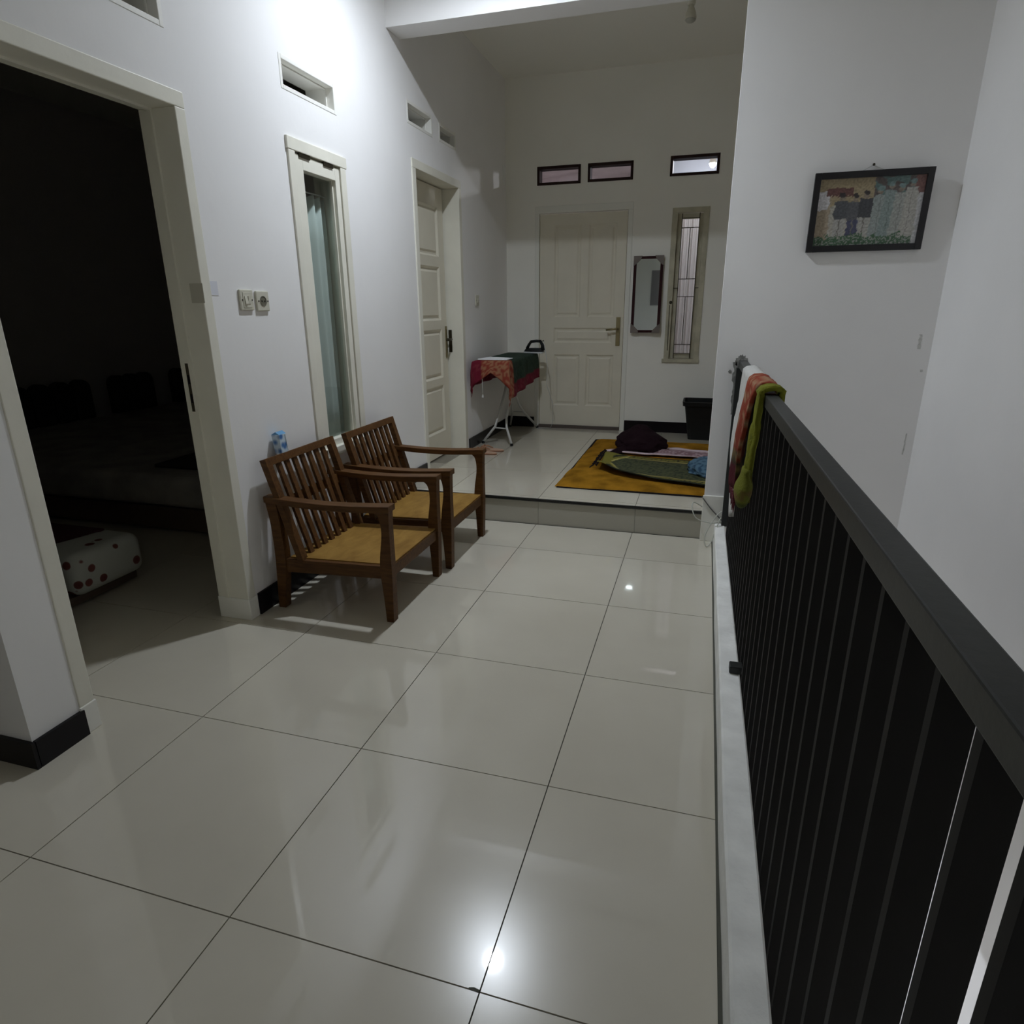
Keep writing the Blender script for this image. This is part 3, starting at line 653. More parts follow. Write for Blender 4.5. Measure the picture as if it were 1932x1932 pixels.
# ---------- cloths over the rail
def drape(name, y0, y1, zi, zo, off, th, colfn, label, cat, seed=0, taper=None, bulge=None, ny=14, tops=0.0):
    """cloth over the rail: inner hang down to zi, outer hang down to zo"""
    root = None; b = MB(); ns = 44
    Lin, Lout, Lt = 1.035-zi, 1.035-zo, 0.075
    tot = Lin+Lout+Lt
    def path(s, v, y):
        d = s*tot; X0 = rx(y); o = off*(1+0.35*noise.noise(Vector((s*3,y*7,seed))))
        if d < Lin:
            z = zi+d; f = (Lin-d)/max(Lin,1e-3); x = X0-0.004-o*min(1.0, 0.30+1.4*f)
            if bulge: x -= bulge*max(0, math.sin(math.pi*min(1, f*1.0)))**2*(1 if f > 0.0 else 0)
            if d > Lin-0.02: x += 0.0
            return x, z
        if d < Lin+Lt:
            u = (d-Lin)/Lt; a = math.pi*(1-u); rr = 0.026+th*0.3
            return X0+0.020+math.cos(a)*(rr+0.004), 1.030+tops+0.004+math.sin(a)*0.012+th*0.35*math.sin(math.pi*u)
        z = 1.035-(d-Lin-Lt); return X0+0.046+o*0.3, z
    def fn(u, v):
        ya, yb = y0, y1
        if taper:
            ta, tb_ = taper(u); ya, yb = ta, tb_
        y = ya+(yb-ya)*v; x, z = path(u, v, y)
        x += 0.006*math.sin(v*9+seed)*(1 if u < 0.5 else 0.3)+0.004*noise.noise(Vector((u*8,v*6,seed+3)))
        return (x, y+0.012*noise.noise(Vector((u*4,seed,1.3))), z+0.004*noise.noise(Vector((v*5,u*7,seed))))
    b.grid(ns, ny, fn, colfn)
    o = done(b, name, CLOTH, label=label, cat=cat, smooth=True, fixn=True)
    md = o.modifiers.new('solid', 'SOLIDIFY'); md.thickness = th; md.offset = 0
    return o
def wtaper(u):
    if u < 0.42:
        f = 1-u/0.42; return (1.875+0.02*f, 2.28 if f < 0.35 else 2.28-0.38*((f-0.35)/0.65)**1.1)
    return (1.875, 2.24)
drape('white_towel', 1.875, 2.18, 0.445, 0.80, 0.024, 0.008, lambda u, v: (0.58,0.57,0.54), 'white towel nearest the wall, draped over the black rail', 'towel', seed=1, taper=wtaper)
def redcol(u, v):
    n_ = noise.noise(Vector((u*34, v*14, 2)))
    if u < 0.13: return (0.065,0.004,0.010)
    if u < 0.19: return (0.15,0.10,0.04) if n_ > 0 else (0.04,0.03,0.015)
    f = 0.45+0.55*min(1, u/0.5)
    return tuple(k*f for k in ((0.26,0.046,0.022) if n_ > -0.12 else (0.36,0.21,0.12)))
drape('printed_shawl', 1.50, 1.84, 0.62, 0.72, 0.038, 0.014, redcol, 'red and orange patterned shawl on the rail between white and green cloths', 'shawl', seed=4)
q = MB(); rnd = random.Random(9)
for k in range(14):
    y = 1.52+0.31*k/13; x = rx(y)-0.052; d = 0.03+0.03*rnd.random()
    q.loft([[(x-0.004,y-0.008,0.622),(x+0.004,y-0.008,0.622),(x+0.004,y+0.008,0.622),(x-0.004,y+0.008,0.622)],[(x-0.001,y-0.001,0.622-d),(x+0.001,y-0.001,0.622-d),(x+0.001,y+0.001,0.622-d),(x-0.001,y+0.001,0.622-d)]])
done(q, 'fringe', mat('maroon_fringe',(0.10,0.008,0.018),0.9), parent=bpy.data.objects['printed_shawl'])
def greencol(u, v):
    n_ = noise.noise(Vector((u*30, v*9, 5)))
    if u < 0.16: return (0.15,0.12,0.02) if n_ > 0 else (0.08,0.09,0.01)
    return (0.19,0.20,0.02) if n_ > -0.3 else (0.13,0.15,0.02)
gr = drape('green_cloth', 1.385, 1.455, 0.66, 0.93, 0.020, 0.018, greencol, 'folded olive green plush cloth hanging nearest on the rail', 'cloth', seed=7)
q = MB()   # thick folded lower end
rings = []
for k in range(13):
    u = k/12; z = 0.775-0.145*u; hw = (0.026+0.020*min(1,u*2.2)-0.004*math.sin(u*9))*math.sqrt(max(0.06, 1-max(0,(u-0.72)/0.30)**2)); cy = 1.415+0.02*u
    X0 = rx(1.42)-0.030-0.006*u
    rings.append([(X0+math.cos(a)*hw*0.62*(1+0.1*noise.noise(Vector((a,u*3,1)))), cy+math.sin(a)*hw*1.7, z) for a in [2*math.pi*i/14 for i in range(14)]])
q.loft(rings); q.recolor(lambda p: (0.06,0.075,0.01) if p.z < 0.66 else (0.17,0.12,0.035) if noise.noise(p*45) > -0.1 and p.z < 0.71 else (0.15,0.16,0.02))
done(q, 'folded_end', CLOTH, parent=gr, smooth=True)

# ================================================================== FRAMED PHOTOGRAPH
yw = 2.80
pf = empty('picture_frame', (2.222,yw,1.552), 'black framed group photograph hanging above the stairwell', 'framed photo')
x0, x1, z0, z1, fw = 1.972, 2.472, 1.552, 1.898, 0.028
def tiltz(z): return (z-z0)/(z1-z0)*0.022    # leans forward at the top
def pbox(nm, a, b, c, d, y_0, y_1, m):
    q = MB(); q.hexa([(a,yw-y_1-tiltz(c),c),(b,yw-y_1-tiltz(c),c),(b,yw-y_0-tiltz(c),c),(a,yw-y_0-tiltz(c),c),(a,yw-y_1-tiltz(d),d),(b,yw-y_1-tiltz(d),d),(b,yw-y_0-tiltz(d),d),(a,yw-y_0-tiltz(d),d)])
    return done(q, nm, m, parent=pf, bevel=0.0015)
FR = mat('black_frame', (0.010,0.009,0.011), 0.35, 0.5)
pbox('frame_side', x0, x0+fw, z0, z1, 0.002, 0.022, FR); pbox('frame_side', x1-fw, x1, z0, z1, 0.002, 0.022, FR)
pbox('frame_side', x0+fw, x1-fw, z1-fw, z1, 0.002, 0.022, FR); pbox('frame_side', x0+fw, x1-fw, z0, z0+fw, 0.002, 0.022, FR)
pbox('backing_board', x0+0.01, x1-0.01, z0+0.01, z1-0.01, 0.001, 0.006, mat('board',(0.2,0.15,0.1),0.8))
def photocol(u, v):
    u0, v0 = u, v; u += 0.016*noise.noise(Vector((u0*22,v0*16,9))); v += 0.022*noise.noise(Vector((u0*20,v0*15,3)))
    n_ = noise.noise(Vector((u*60, v*40, 0))); n2 = noise.noise(Vector((u*14, v*10, 4)))
    def el(cx, cy, rx_, ry_): return ((u-cx)/rx_)**2+((v-cy)/ry_)**2 < 1
    c = (0.46,0.42,0.33)
    if v > 0.60: c = (0.40,0.29,0.12) if u < 0.53 else (0.12,0.19,0.17)
    if u < 0.13 and v < 0.8: c = (0.42,0.31,0.18)
    if u < 0.11 and 0.55 < v < 0.82: c = (0.62,0.60,0.64)
    if 0.08 < u < 0.34 and 0.74+0.05*n_ < v < 0.86: c = (0.18,0.06,0.05)
    if u >= 0.53:
        c = (0.28,0.34,0.31) if u < 0.72 else (0.44,0.42,0.36)
        if v > 0.70: c = (0.10,0.20,0.19) if n2 > 0 else (0.13,0.10,0.09)
        if u > 0.95: c = (0.55,0.55,0.56)
        if v > 0.74 and u > 0.9: c = (0.25,0.09,0.07)
    for cx, top, body, leg in ((0.235,0.74,(0.095,0.10,0.115),(0.42,0.40,0.36)),(0.365,0.72,(0.11,0.115,0.13),(0.075,0.08,0.17)),(0.47,0.76,(0.07,0.072,0.085),(0.42,0.40,0.35))):
        if abs(u-cx) < 0.065 and top-0.34 < v < top-0.07: c = body
        if abs(u-cx) < 0.055 and 0.14 < v < top-0.34: c = leg if abs(u-cx) > 0.006 else (0.2,0.18,0.15)
        if el(cx, top-0.015, 0.028, 0.055): c = (0.30,0.22,0.14)
        if el(cx, top+0.022, 0.030, 0.035): c = (0.05,0.04,0.04)
    for cx, top, body in ((0.60,0.80,(0.30,0.36,0.34)),(0.69,0.86,(0.24,0.33,0.31)),(0.79,0.82,(0.36,0.38,0.34)),(0.89,0.88,(0.45,0.43,0.37))):
        if abs(u-cx) < 0.052+0.03*(top-v) and 0.12 < v < top-0.06: c = body if abs(u-cx) > 0.004 else tuple(k*0.7 for k in body)
        if el(cx, top, 0.026, 0.05): c = (0.28,0.21,0.15)
        if el(cx, top+0.03, 0.032, 0.035): c = (0.16,0.28,0.27)
    if v < 0.14+0.10*n2+0.05*n_ and u < 0.95: c = (0.05,0.15,0.06) if n_ > -0.15 else (0.36,0.40,0.33)
    m_ = sum(c)/3; return tuple(max(0.0, (k*0.62+m_*0.38)*0.95*(1+0.45*n_)) for k in c)
q = MB(); a, b_, c, d = x0+fw-0.001, x1-fw+0.001, z0+fw-0.001, z1-fw+0.001
q.grid(130, 84, lambda u, v: (a+(b_-a)*u, yw-0.010-tiltz(c+(d-c)*v), c+(d-c)*v), photocol)
done(q, 'photo_print', PRINT, parent=pf)
q = MB(); q.tube([(2.165,yw-0.022,1.895),(2.221,yw-0.004,1.925),(2.275,yw-0.022,1.895)], 0.0018, 6); done(q, 'hanging_cord', WHITEM, parent=pf)
q = MB(); q.lathe((2.221,yw,1.926), [(0.003,0.0),(0.003,-0.010),(0.006,-0.010),(0.0,-0.013)], 10, 'y'); done(q, 'nail', BRONZE, parent=pf)

# ================================================================== MIRROR on the far wall
mr = empty('wall_mirror', (1.0,YB,1.072), 'tall mirror with dark red frame and notched brown corners, far wall', 'mirror')
MF = mat('maroon_frame', (0.030,0.006,0.007), 0.6, 0.15); MC = mat('taupe_corner', (0.17,0.14,0.12), 0.55, bump=0.2, bscale=90)
ax0, ax1, az0, az1 = 0.874, 1.134, 1.072, 1.722; hn = (-0.043,-0.998,0.0355)
def my(x, z): # plane of the slightly skewed mirror, touching the wall at one corner
    return YB-0.020+ (-(x-1.0)*hn[0]-(z-1.4)*hn[2])/hn[1]*1.0 - 0.012
def mp(x, z, d): return (x, my(x,z)-d, z)
def mprism(nm, poly, d0, d1, m):
    q = MB(); A = [q.bm.verts.new(mp(x,z,d0)) for x, z in poly]; B = [q.bm.verts.new(mp(x,z,d1)) for x, z in poly]; n = len(poly)
    q.bm.faces.new(A); q.bm.faces.new(B[::-1])
    for i in range(n): q.bm.faces.new([A[i],A[(i+1)%n],B[(i+1)%n],B[i]])
    return done(q, nm, m, parent=mr)
mprism('frame_side', [(ax0+.002,az0+.06),(ax0+.027,az0+.06),(ax0+.027,az1-.06),(ax0+.002,az1-.06)], -0.006, 0.008, MF)
mprism('frame_side', [(ax1-.027,az0+.06),(ax1-.002,az0+.06),(ax1-.002,az1-.06),(ax1-.027,az1-.06)], -0.006, 0.008, MF)
mprism('frame_side', [(ax0+.05,az0+.004),(ax1-.05,az0+.004),(ax1-.05,az0+.026),(ax0+.05,az0+.026)], -0.006, 0.008, MF)
mprism('frame_side', [(ax0+.05,az1-.026),(ax1-.05,az1-.026),(ax1-.05,az1-.004),(ax0+.05,az1-.004)], -0.006, 0.008, MF)
for sx in (0, 1):
    for sz in (0, 1):
        def cc(x, z): return (ax0+x if sx == 0 else ax1-x, az0+z if sz == 0 else az1-z)
        mprism('corner_piece', [cc(0,0),cc(0.075,0),cc(0.062,0.028),cc(0.029,0.060),cc(0,0.085)], -0.006, 0.011, MC)
MIR = mat('mirror_silver', (0.80,0.86,0.84), 0.02, 0.5, metal=1.0)
mprism('mirror_glass', [(ax0+.026,az0+.025),(ax1-.026,az0+.025),(ax1-.026,az1-.025),(ax0+.026,az1-.025)], -0.004, 0.004, MIR)
# poster on the wall behind the camera (reflected in the mirror)
q = MB()
q.grid(14, 14, lambda u, v: (-0.10+0.55*u, -1.495+0.012*math.sin(v*3.1)*u+0.003, 1.78+0.62*v), lambda u, v: (0.24,0.225,0.245))
done(q, 'wall_poster', PRINT, label='grey curling poster on the wall behind the camera, seen in the mirror', cat='poster', smooth=True)

# ================================================================== IRONING BOARD
ib = empty('ironing_board', (-0.10,4.6,H), 'folding ironing board on white tube legs in the far left corner', 'ironing board')
zb = 0.895
def bx_(y):   # half width along the board, narrowing to the far tip
    u = (y-4.08)/1.0; return 0.135*(1 if u < 0.6 else math.sqrt(max(0.0, 1-((u-0.6)/0.42)**2)))
q = MB(); ys = [4.08+1.0*k/20 for k in range(21)]
prof = [(-0.095-bx_(y), y) for y in ys]+[(-0.095+bx_(y), y) for y in reversed(ys)]
q.prism(prof, 'z', zb-0.03, zb-0.004); done(q, 'board_top', mat('board_pad',(0.30,0.30,0.28),0.9), parent=ib, bevel=0.004)
def leg(pts): 
    q = MB(); q.tube(pts, 0.0105, 10); return done(q, 'leg_tube', WHITEM, parent=ib, smooth=True)
zl = H+0.015
leg([(-0.266,4.335,zl),(-0.165,4.37,0.315),(-0.145,4.40,0.40),(-0.12,4.52,0.60),(-0.12,4.62,0.74),(-0.12,4.72,zb-0.035)])
leg([(0.008,4.285,zl),(-0.055,4.35,0.315),(-0.068,4.39,0.40),(-0.05,4.52,0.60),(-0.05,4.62,0.74),(-0.05,4.72,zb-0.035)])
leg([(0.010,5.170,zl),(-0.085,5.05,0.33),(-0.120,4.98,0.42),(-0.135,4.80,0.62),(-0.14,4.65,0.78),(-0.14,4.50,zb-0.035)])
leg([(-0.265,5.170,zl),(-0.215,5.07,0.33),(-0.195,4.98,0.42),(-0.19,4.80,0.62),(-0.185,4.65,0.78),(-0.185,4.50,zb-0.035)])
q = MB(); q.tube([(-0.163,4.368,0.305),(-0.057,4.352,0.305)], 0.006, 8); done(q, 'cross_bar', WHITEM, parent=ib, smooth=True)
q = MB(); q.tube([(-0.09,5.05,0.34),(-0.215,5.07,0.34)], 0.006, 8); done(q, 'cross_bar', WHITEM, parent=ib, smooth=True)
for p_ in ((0.008,4.285),(-0.266,4.335),(0.010,5.170),(-0.265,5.170)):
    q = MB(); q.lathe((p_[0],p_[1],H), [(0.012,0.0),(0.014,0.004),(0.012,0.022)], 12); done(q, 'foot_cap', GREYP, parent=ib)
# batik cloth over the board
BAT_R = (0.155,0.012,0.028)
def ccol(x, y, s, edge, front):
    n_ = noise.noise(Vector((x*50, y*50, s*40)))
    if front and -0.175 < x: return (0.24,0.045,0.028) if n_ > -0.05 else (0.33,0.16,0.09)
    if edge < 0.10 or front: return BAT_R if n_ > -0.25 else (0.20,0.03,0.045)
    return (0.030,0.052,0.036) if n_ > -0.15 else (0.020,0.040,0.028)
b = MB(); nu, nv = 54, 54
cx0, cy0, hw, hy0, hy1 = -0.095, 4.60, 0.142, 4.075, 5.06
def cloth_pt(u, v):
    # unfolded rectangle: u across (-left..+right), v along from the near hem to the far end
    sx_ = -0.40+0.80*u; sy_ = -0.22+1.16*v     # distances; board near edge at sy=0
    cz_ = zb+0.004; x = cx0+max(-hw, min(hw, sx_)); y = hy0+max(0.0, sy_); dz = 0.0; ox = max(0, abs(sx_)-hw); oy = max(0, -sy_)
    lr = 1 if sx_ > 0 else -1
    lim = 0.30 if lr > 0 else 0.20
    ox *= (lim/0.26)*(1.0-0.35*max(0,v-0.25)) if lr > 0 else lim/0.26
    if ox > 0 and oy > 0: dz = math.hypot(ox, oy)*0.98; x += lr*0.010; y -= 0.018
    else: dz = ox+oy
    fold = 0.012*math.sin(v*26)*min(1, ox*6)+0.010*math.sin(u*30)*min(1, oy*6)
    rad = 0.012
    x += lr*(rad*(1-math.exp(-ox*30)))+(fold if ox > 0 else 0); y -= rad*(1-math.exp(-oy*30))+(fold if oy > 0 else 0)
    if lr > 0: dz *= 1.0
    if oy > 0 and ox == 0: dz *= 0.42+0.5*abs(sx_)/hw*(1 if lr > 0 else 0.9)
    x = max(x, XW+0.012)
    return (x, min(y, 5.10), cz_-dz+0.002*noise.noise(Vector((u*9,v*9,0))))
def cloth_col(u, v):
    sx_ = -0.40+0.80*u; sy_ = -0.22+1.16*v
    e = min(0.40-abs(sx_)-0.0, 0.94-sy_+0.3)
    return ccol(sx_+cx0, sy_, v, e, sy_ < 0.10)
b.grid(nu, nv, cloth_pt, cloth_col)
cl = done(b, 'ironing_cloth', CLOTH, label='dark green cloth with maroon batik border over the ironing board', cat='cloth', smooth=True, solid=0.003)
# folded white paper on the near end of the board
q = MB(); q.hexa([(-0.215,4.10,zb+0.009),(0.030,4.10,zb+0.009),(0.030,4.27,zb+0.009),(-0.175,4.30,zb+0.009),(-0.215,4.10,zb+0.018),(0.030,4.10,zb+0.014),(0.030,4.27,zb+0.014),(-0.175,4.30,zb+0.018)])
done(q, 'folded_cloth', mat('white_cloth',(0.90,0.92,0.94),0.8), label='flat folded white cloth on the near end of the ironing board', cat='cloth')
# iron
ir = empty('steam_iron', (0.03,4.93,zb+0.007), 'black iron with white soleplate at the far end of the ironing board', 'iron')
def irx(u): return -0.062+0.19*u     # nose at left
q = MB(); n = 12; top = []; outl = [(irx(u), 4.93-0.045*math.sin(min(1,u*1.6)*math.pi/2)) for u in [k/n for k in range(n+1)]]+[(irx(u), 4.93+0.045*math.sin(min(1,u*1.6)*math.pi/2)) for u in [k/n for k in range(n,0,-1)]]
q.prism(outl, 'z', zb+0.007, zb+0.020); done(q, 'soleplate', mat('white_sole',(0.6,0.62,0.64),0.3), parent=ir, bevel=0.002)
q = MB(); rings = []
for zz, s_ in ((0.020,0.97),(0.040,0.86),(0.052,0.72)):
    rings.append([(0.045+(x-0.045)*s_, 4.93+(y-4.93)*s_, zb+zz) for x, y in outl])
q.loft(rings); done(q, 'iron_body', GREYP, parent=ir, smooth=False, bevel=0.002)
q = MB(); q.tube([(0.118,4.93,zb+0.035),(0.120,4.93,zb+0.075),(0.100,4.93,zb+0.112),(0.128,4.93,zb+0.118)], [0.022,0.017,0.014,0.006], 10); done(q, 'heel', GREYP, parent=ir, smooth=True)
q = MB(); q.tube([(-0.028,4.93,zb+0.045),(-0.010,4.93,zb+0.080),(0.010,4.93,zb+0.108),(0.06,4.93,zb+0.114),(0.105,4.93,zb+0.112)], [0.014,0.013,0.013,0.013,0.013], 10); done(q, 'handle', GREYP, parent=ir, smooth=True)
q = MB(); q.tube([(0.128,4.93,zb+0.110),(0.150,4.92,zb+0.02),(0.165,4.93,0.78),(0.155,4.95,0.62),(0.165,5.0,0.55),(0.18,5.10,0.42),(0.175,5.14,0.25),(0.150,5.15,H+0.006),(0.02,5.12,H+0.005)], 0.0035, 6); done(q, 'power_cord', WHITEM, parent=ir, smooth=True)
q = MB(); q.tube([(-0.175,4.09,zb-0.045),(-0.176,4.085,0.70),(-0.174,4.085,0.625)], 0.0035, 6); cdp = done(q, 'pull_cord', WHITEM, parent=ib, smooth=True)
q = MB(); q.lathe((-0.174,4.085,0.605), [(0.0,0.0),(0.010,0.0),(0.006,0.022),(0.0,0.026)], 10); done(q, 'cord_knob', WHITEM, parent=cdp)

# ---------- sandals
def sandal(loc, rot, label, group):
    r = empty('sandal', loc, label, 'sandal', group)
    L = [(math.cos(a)*0.125, (0.042 if math.cos(a) > 0 else 0.034)*math.sin(a)*(1-0.12*math.cos(a*2))) for a in [2*math.pi*k/28 for k in range(28)]]
    def T(x, y, z): c, s = math.cos(rot), math.sin(rot); return (loc[0]+x*c-y*s, loc[1]+x*s+y*c, loc[2]+z)
    q = MB(); rings = [[T(x*s_,y*s_,z) for x, y in L] for z, s_ in ((0.0,0.96),(0.004,1.0),(0.010,1.0))]; q.loft(rings); done(q, 'outsole', mat('sandal_edge',(0.28,0.12,0.06),0.6), parent=r)
    q = MB(); q.loft([[T(x*s_,y*s_,z) for x, y in L] for z, s_ in ((0.010,0.99),(0.016,0.96))]); done(q, 'insole', mat('sandal_sole',(0.52,0.34,0.24),0.7), parent=r)
    for sg in (1, -1):
        q = MB(); q.tube([T(0.085,0.0,0.016),T(0.070,0.006*sg,0.032),T(0.03,0.026*sg,0.038),T(-0.015,0.036*sg,0.018)], [0.004,0.006,0.006,0.005], 6); done(q, 'strap', mat('sandal_strap',(0.40,0.20,0.11),0.6), parent=r, smooth=True)
    q = MB(); q.tube([T(0.045,-0.032,0.018),T(0.05,-0.012,0.046),T(0.05,0.012,0.046),T(0.045,0.032,0.018)], 0.005, 6); done(q, 'strap', mat('sandal_strap',(0.40,0.20,0.11),0.6), parent=r, smooth=True)
sandal((-0.115,4.060,H+0.001), math.radians(178), 'tan sandal lying farther back, beside the ironing board leg', 'pair of sandals')
sandal((-0.135,3.945,H+0.001), math.radians(172), 'tan sandal nearer the camera, half hidden by the chair arm', 'pair of sandals')

# ================================================================== RUG WITH CLOTHES AND MATS
RUG = mat('brown_plush', (0.46,0.225,0.022), 0.95, 0.03, bump=0.7, bscale=220, vary=0.5, vscale=7)
rg = empty('plush_rug', (1.2,3.9,H), 'golden brown plush rug lying on the raised floor', 'rug')
def rug_edge(y): return 0.652+0.012*noise.noise(Vector((y*3,0.2,0)))
q = MB(); nu, nv = 40, 40
def rugpt(u, v):
    y = 3.115+1.62*v; xl_ = rug_edge(y)+0.02*v; x = xl_+(2.55-xl_)*u; e = min(u*14, (1-u)*14, v*12, (1-v)*12, 1.0)
    y += 0.03*noise.noise(Vector((u*4,0,7)))*(1-v)
    return (x, y, H+0.004+0.022*math.sqrt(max(0.0,e))+0.004*noise.noise(Vector((x*7,y*7,0))))
q.grid(nu, nv, rugpt); done(q, 'pile', RUG, parent=rg, smooth=True)
q = MB(); q.box(0.664,2.56,3.100,4.72,H+0.0005,H+0.006); done(q, 'backing', BLACKF, parent=rg)
zr = H+0.034
# pinkish towel
q = MB()
def tow(u, v):
    x = 0.86+0.92*u+0.02*math.sin(v*9); y = 3.99+0.30*v*(0.55+0.45*math.sin(u*3.2))+0.04*math.sin(u*3)+(0.10*(1-u*3)*(1-v) if u < 0.33 else 0)
    return (x, y, zr+0.008+0.007*math.sin(v*11+u*3)+0.005*noise.noise(Vector((u*8,v*5,1))))
q.grid(60, 20, tow, lambda u, v: (0.62,0.50,0.54) if min(v,1-v) < 0.13+0.05*noise.noise(Vector((u*12,v,0))) or u < 0.05 else ((0.25,0.15,0.17) if noise.noise(Vector((u*50,v*18,0))) > -0.1 else (0.45,0.33,0.36)))
done(q, 'pink_towel', CLOTH, label='crumpled pink towel with pale edges lying across the rug', cat='towel', smooth=True, solid=0.008)
# dark heap of clothes
q = MB(); bmesh.ops.create_icosphere(q.bm, subdivisions=5, radius=1)
def heap(p):
    d = p.normalized(); x, y, z = d; a = 1+0.16*noise.noise(d*2.1+Vector((3,1,0)))+0.05*noise.noise(d*5)
    X_ = 1.10+x*0.205*a; Y_ = 4.30+y*0.19*a; zz = max(z, -0.15)
    lump = 0.085*math.exp(-((X_-1.05)**2+(Y_-4.42)**2)/0.022)
    return Vector((X_, Y_, zr+0.014+(zz+0.15)*0.095*a+lump*max(0,zz)))
for vv in q.bm.verts: vv.co = heap(vv.co)
done(q, 'clothes_heap', DARKF, label='heap of dark plum clothes piled on the pink towel', cat='clothes', smooth=True)
q = MB(); rings = []
for k in range(15):
    u = k/14; x = 1.02-0.15*u; y = 4.17-0.20*u; r_k = 0.050*(1-u)**0.7+0.006
    rings.append([(x+math.cos(a)*r_k*0.5, y+math.sin(a)*r_k*1.2, zr+0.010+max(0,math.sin(a)+0.6)*r_k*0.5) for a in [2*math.pi*i/10 for i in range(10)]])
q.loft(rings); done(q, 'sleeve', DARKF, parent=bpy.data.objects['clothes_heap'], smooth=True)
q = MB(); rings = []
for k in range(13):
    u = k/12; x = 1.01+0.15*u; y = 4.46; r_k = 0.045*math.sin(math.pi*(0.12+0.80*u))
    rings.append([(x, y+math.cos(a)*r_k, zr+0.125+math.sin(a)*r_k*0.8+0.012*u) for a in [2*math.pi*i/10 for i in range(10)]])
q.loft(rings); done(q, 'folded_hood', BLACKF, parent=bpy.data.objects['clothes_heap'], smooth=True)
# olive prayer mat with curled border
q = MB(); nu, nv = 90, 40
def mat_pt(u, v):
    x = 0.865+1.0*u; y0_ = 3.42-0.20*min(1,u*1.35)+0.10*math.exp(-((u-0.0)/0.10)**2); y1_ = 3.99-0.10*u
    y = y0_+(y1_-y0_)*v; z = zr+0.004
    z += 0.045*math.exp(-(u/0.13)**2)*(1-v*0.4)*(0.6+0.4*math.sin(v*8+1))       # curled left end
    z += 0.030*math.exp(-(v/0.10)**2)*(0.4+0.6*max(0,math.sin(u*8.0)))          # raised near border
    return (x, y, z+0.003*noise.noise(Vector((u*9,v*7,2))))
def mat_col(u, v):
    OL, LT, DK, GD = (0.20,0.18,0.035), (0.46,0.40,0.13), (0.025,0.028,0.018), (0.075,0.085,0.042)
    du = u; dv = min(v, 1-v)
    if du < 0.07: return OL
    if dv < 0.05: return DK
    inner = min((du-0.07)*1.6, dv-0.05)
    if du < 0.30 and dv > 0.05:   # pointed arch end
        ap = (du-0.10)*2.2-abs(v-0.5)*0.6+0.10
        if ap < 0: return OL if ap < -0.12 else (DK if ap < -0.06 else OL)
        if ap < 0.035: return LT
    if dv < 0.11: return OL if noise.noise(Vector((u*60,v*60,0))) > -0.2 else DK
    if dv < 0.145: return DK
    if dv < 0.165: return LT
    if dv < 0.185: return DK
    return GD if noise.noise(Vector((u*90,v*30,u*40))) > -0.1 else (0.035,0.042,0.025)
q.grid(nu, nv, mat_pt, mat_col)
pm = done(q, 'prayer_mat', CLOTH, label='olive patterned prayer mat with curled border, lying on the rug', cat='mat', smooth=True, solid=0.006)
q = MB(); rnd = random.Random(2)
for k in range(26):
    u = k/25; y = 3.50+0.50*u; x = 0.866; z = zr+0.03
    q.tube([(x,y,z),(x-0.015,y+0.01*rnd.random(),z+0.012),(x-0.03-0.02*rnd.random(),y+0.02*(rnd.random()-0.5),z-0.012)], 0.004, 4)
done(q, 'fringe', BLACKF, parent=pm)
# blue cloth
q = MB(); bmesh.ops.create_icosphere(q.bm, subdivisions=5, radius=1)
for vv in q.bm.verts:
    d = vv.co.normalized(); a = 1+0.16*noise.noise(d*2.7)+0.06*noise.noise(d*7)
    vv.co = Vector((1.66+d.x*0.17*a, 3.62+d.y*0.21*a, zr+0.012+(max(d.z,-0.15)+0.15)*0.075*a))
q.recolor(lambda p: (0.090,0.165,0.235) if noise.noise(p*38) > -0.12 else (0.030,0.070,0.120))
done(q, 'blue_cloth', CLOTH, label='rumpled blue cloth at the edge of the rug beside the wall corner', cat='cloth', smooth=True)

# ================================================================== WASTE BIN
bn = empty('waste_bin', (1.63,4.98,H), 'dark grey plastic bin in the far right corner', 'bin')
q = MB(); bx0, bx1, by0, by1 = 1.452, 1.80, 4.93, 5.18
def rr(x0, x1, y0, y1, z, r=0.03):
    out = []
    for cx, cy, a0 in ((x1-r,y1-r,0),(x0+r,y1-r,90),(x0+r,y0+r,180),(x1-r,y0+r,270)):
        for k in range(5): a = math.radians(a0+90*k/4); out.append((cx+r*math.cos(a), cy+r*math.sin(a), z))
    return out
rings = [rr(bx0,bx1,by0,by1-0.02,H), rr(bx0-0.040,bx1+0.04,by0-0.030,by1,0.445), rr(bx0-0.042,bx1+0.042,by0-0.032,by1,0.46)]
q.loft(rings, True, False); q.bm.faces.new([v for v in q.bm.verts[:20]][::-1]); 
o = done(q, 'bin_body', GREYP, parent=bn, solid=0.004, smooth=False)
q = MB(); a = rr(bx0-0.062,bx1+0.062,by0-0.050,by1+0.012,0.470); a2 = rr(bx0-0.066,bx1+0.066,by0-0.054,by1+0.014,0.505); a3 = rr(bx0-0.052,bx1+0.052,by0-0.040,by1+0.004,0.507); a4 = rr(bx0-0.046,bx1+0.046,by0-0.034,by1,0.46)
q.loft([a,a2,a3,a4], True, False); done(q, 'bin_rim', GREYP, parent=bn)
for z in (0.36, 0.42):
    q = MB(); q.box(bx0+0.02,bx1-0.02,by0-0.0315+ (0.445-z)*0.1,by0-0.020,z,z+0.006); done(q, 'rib', GREYP, parent=bn)

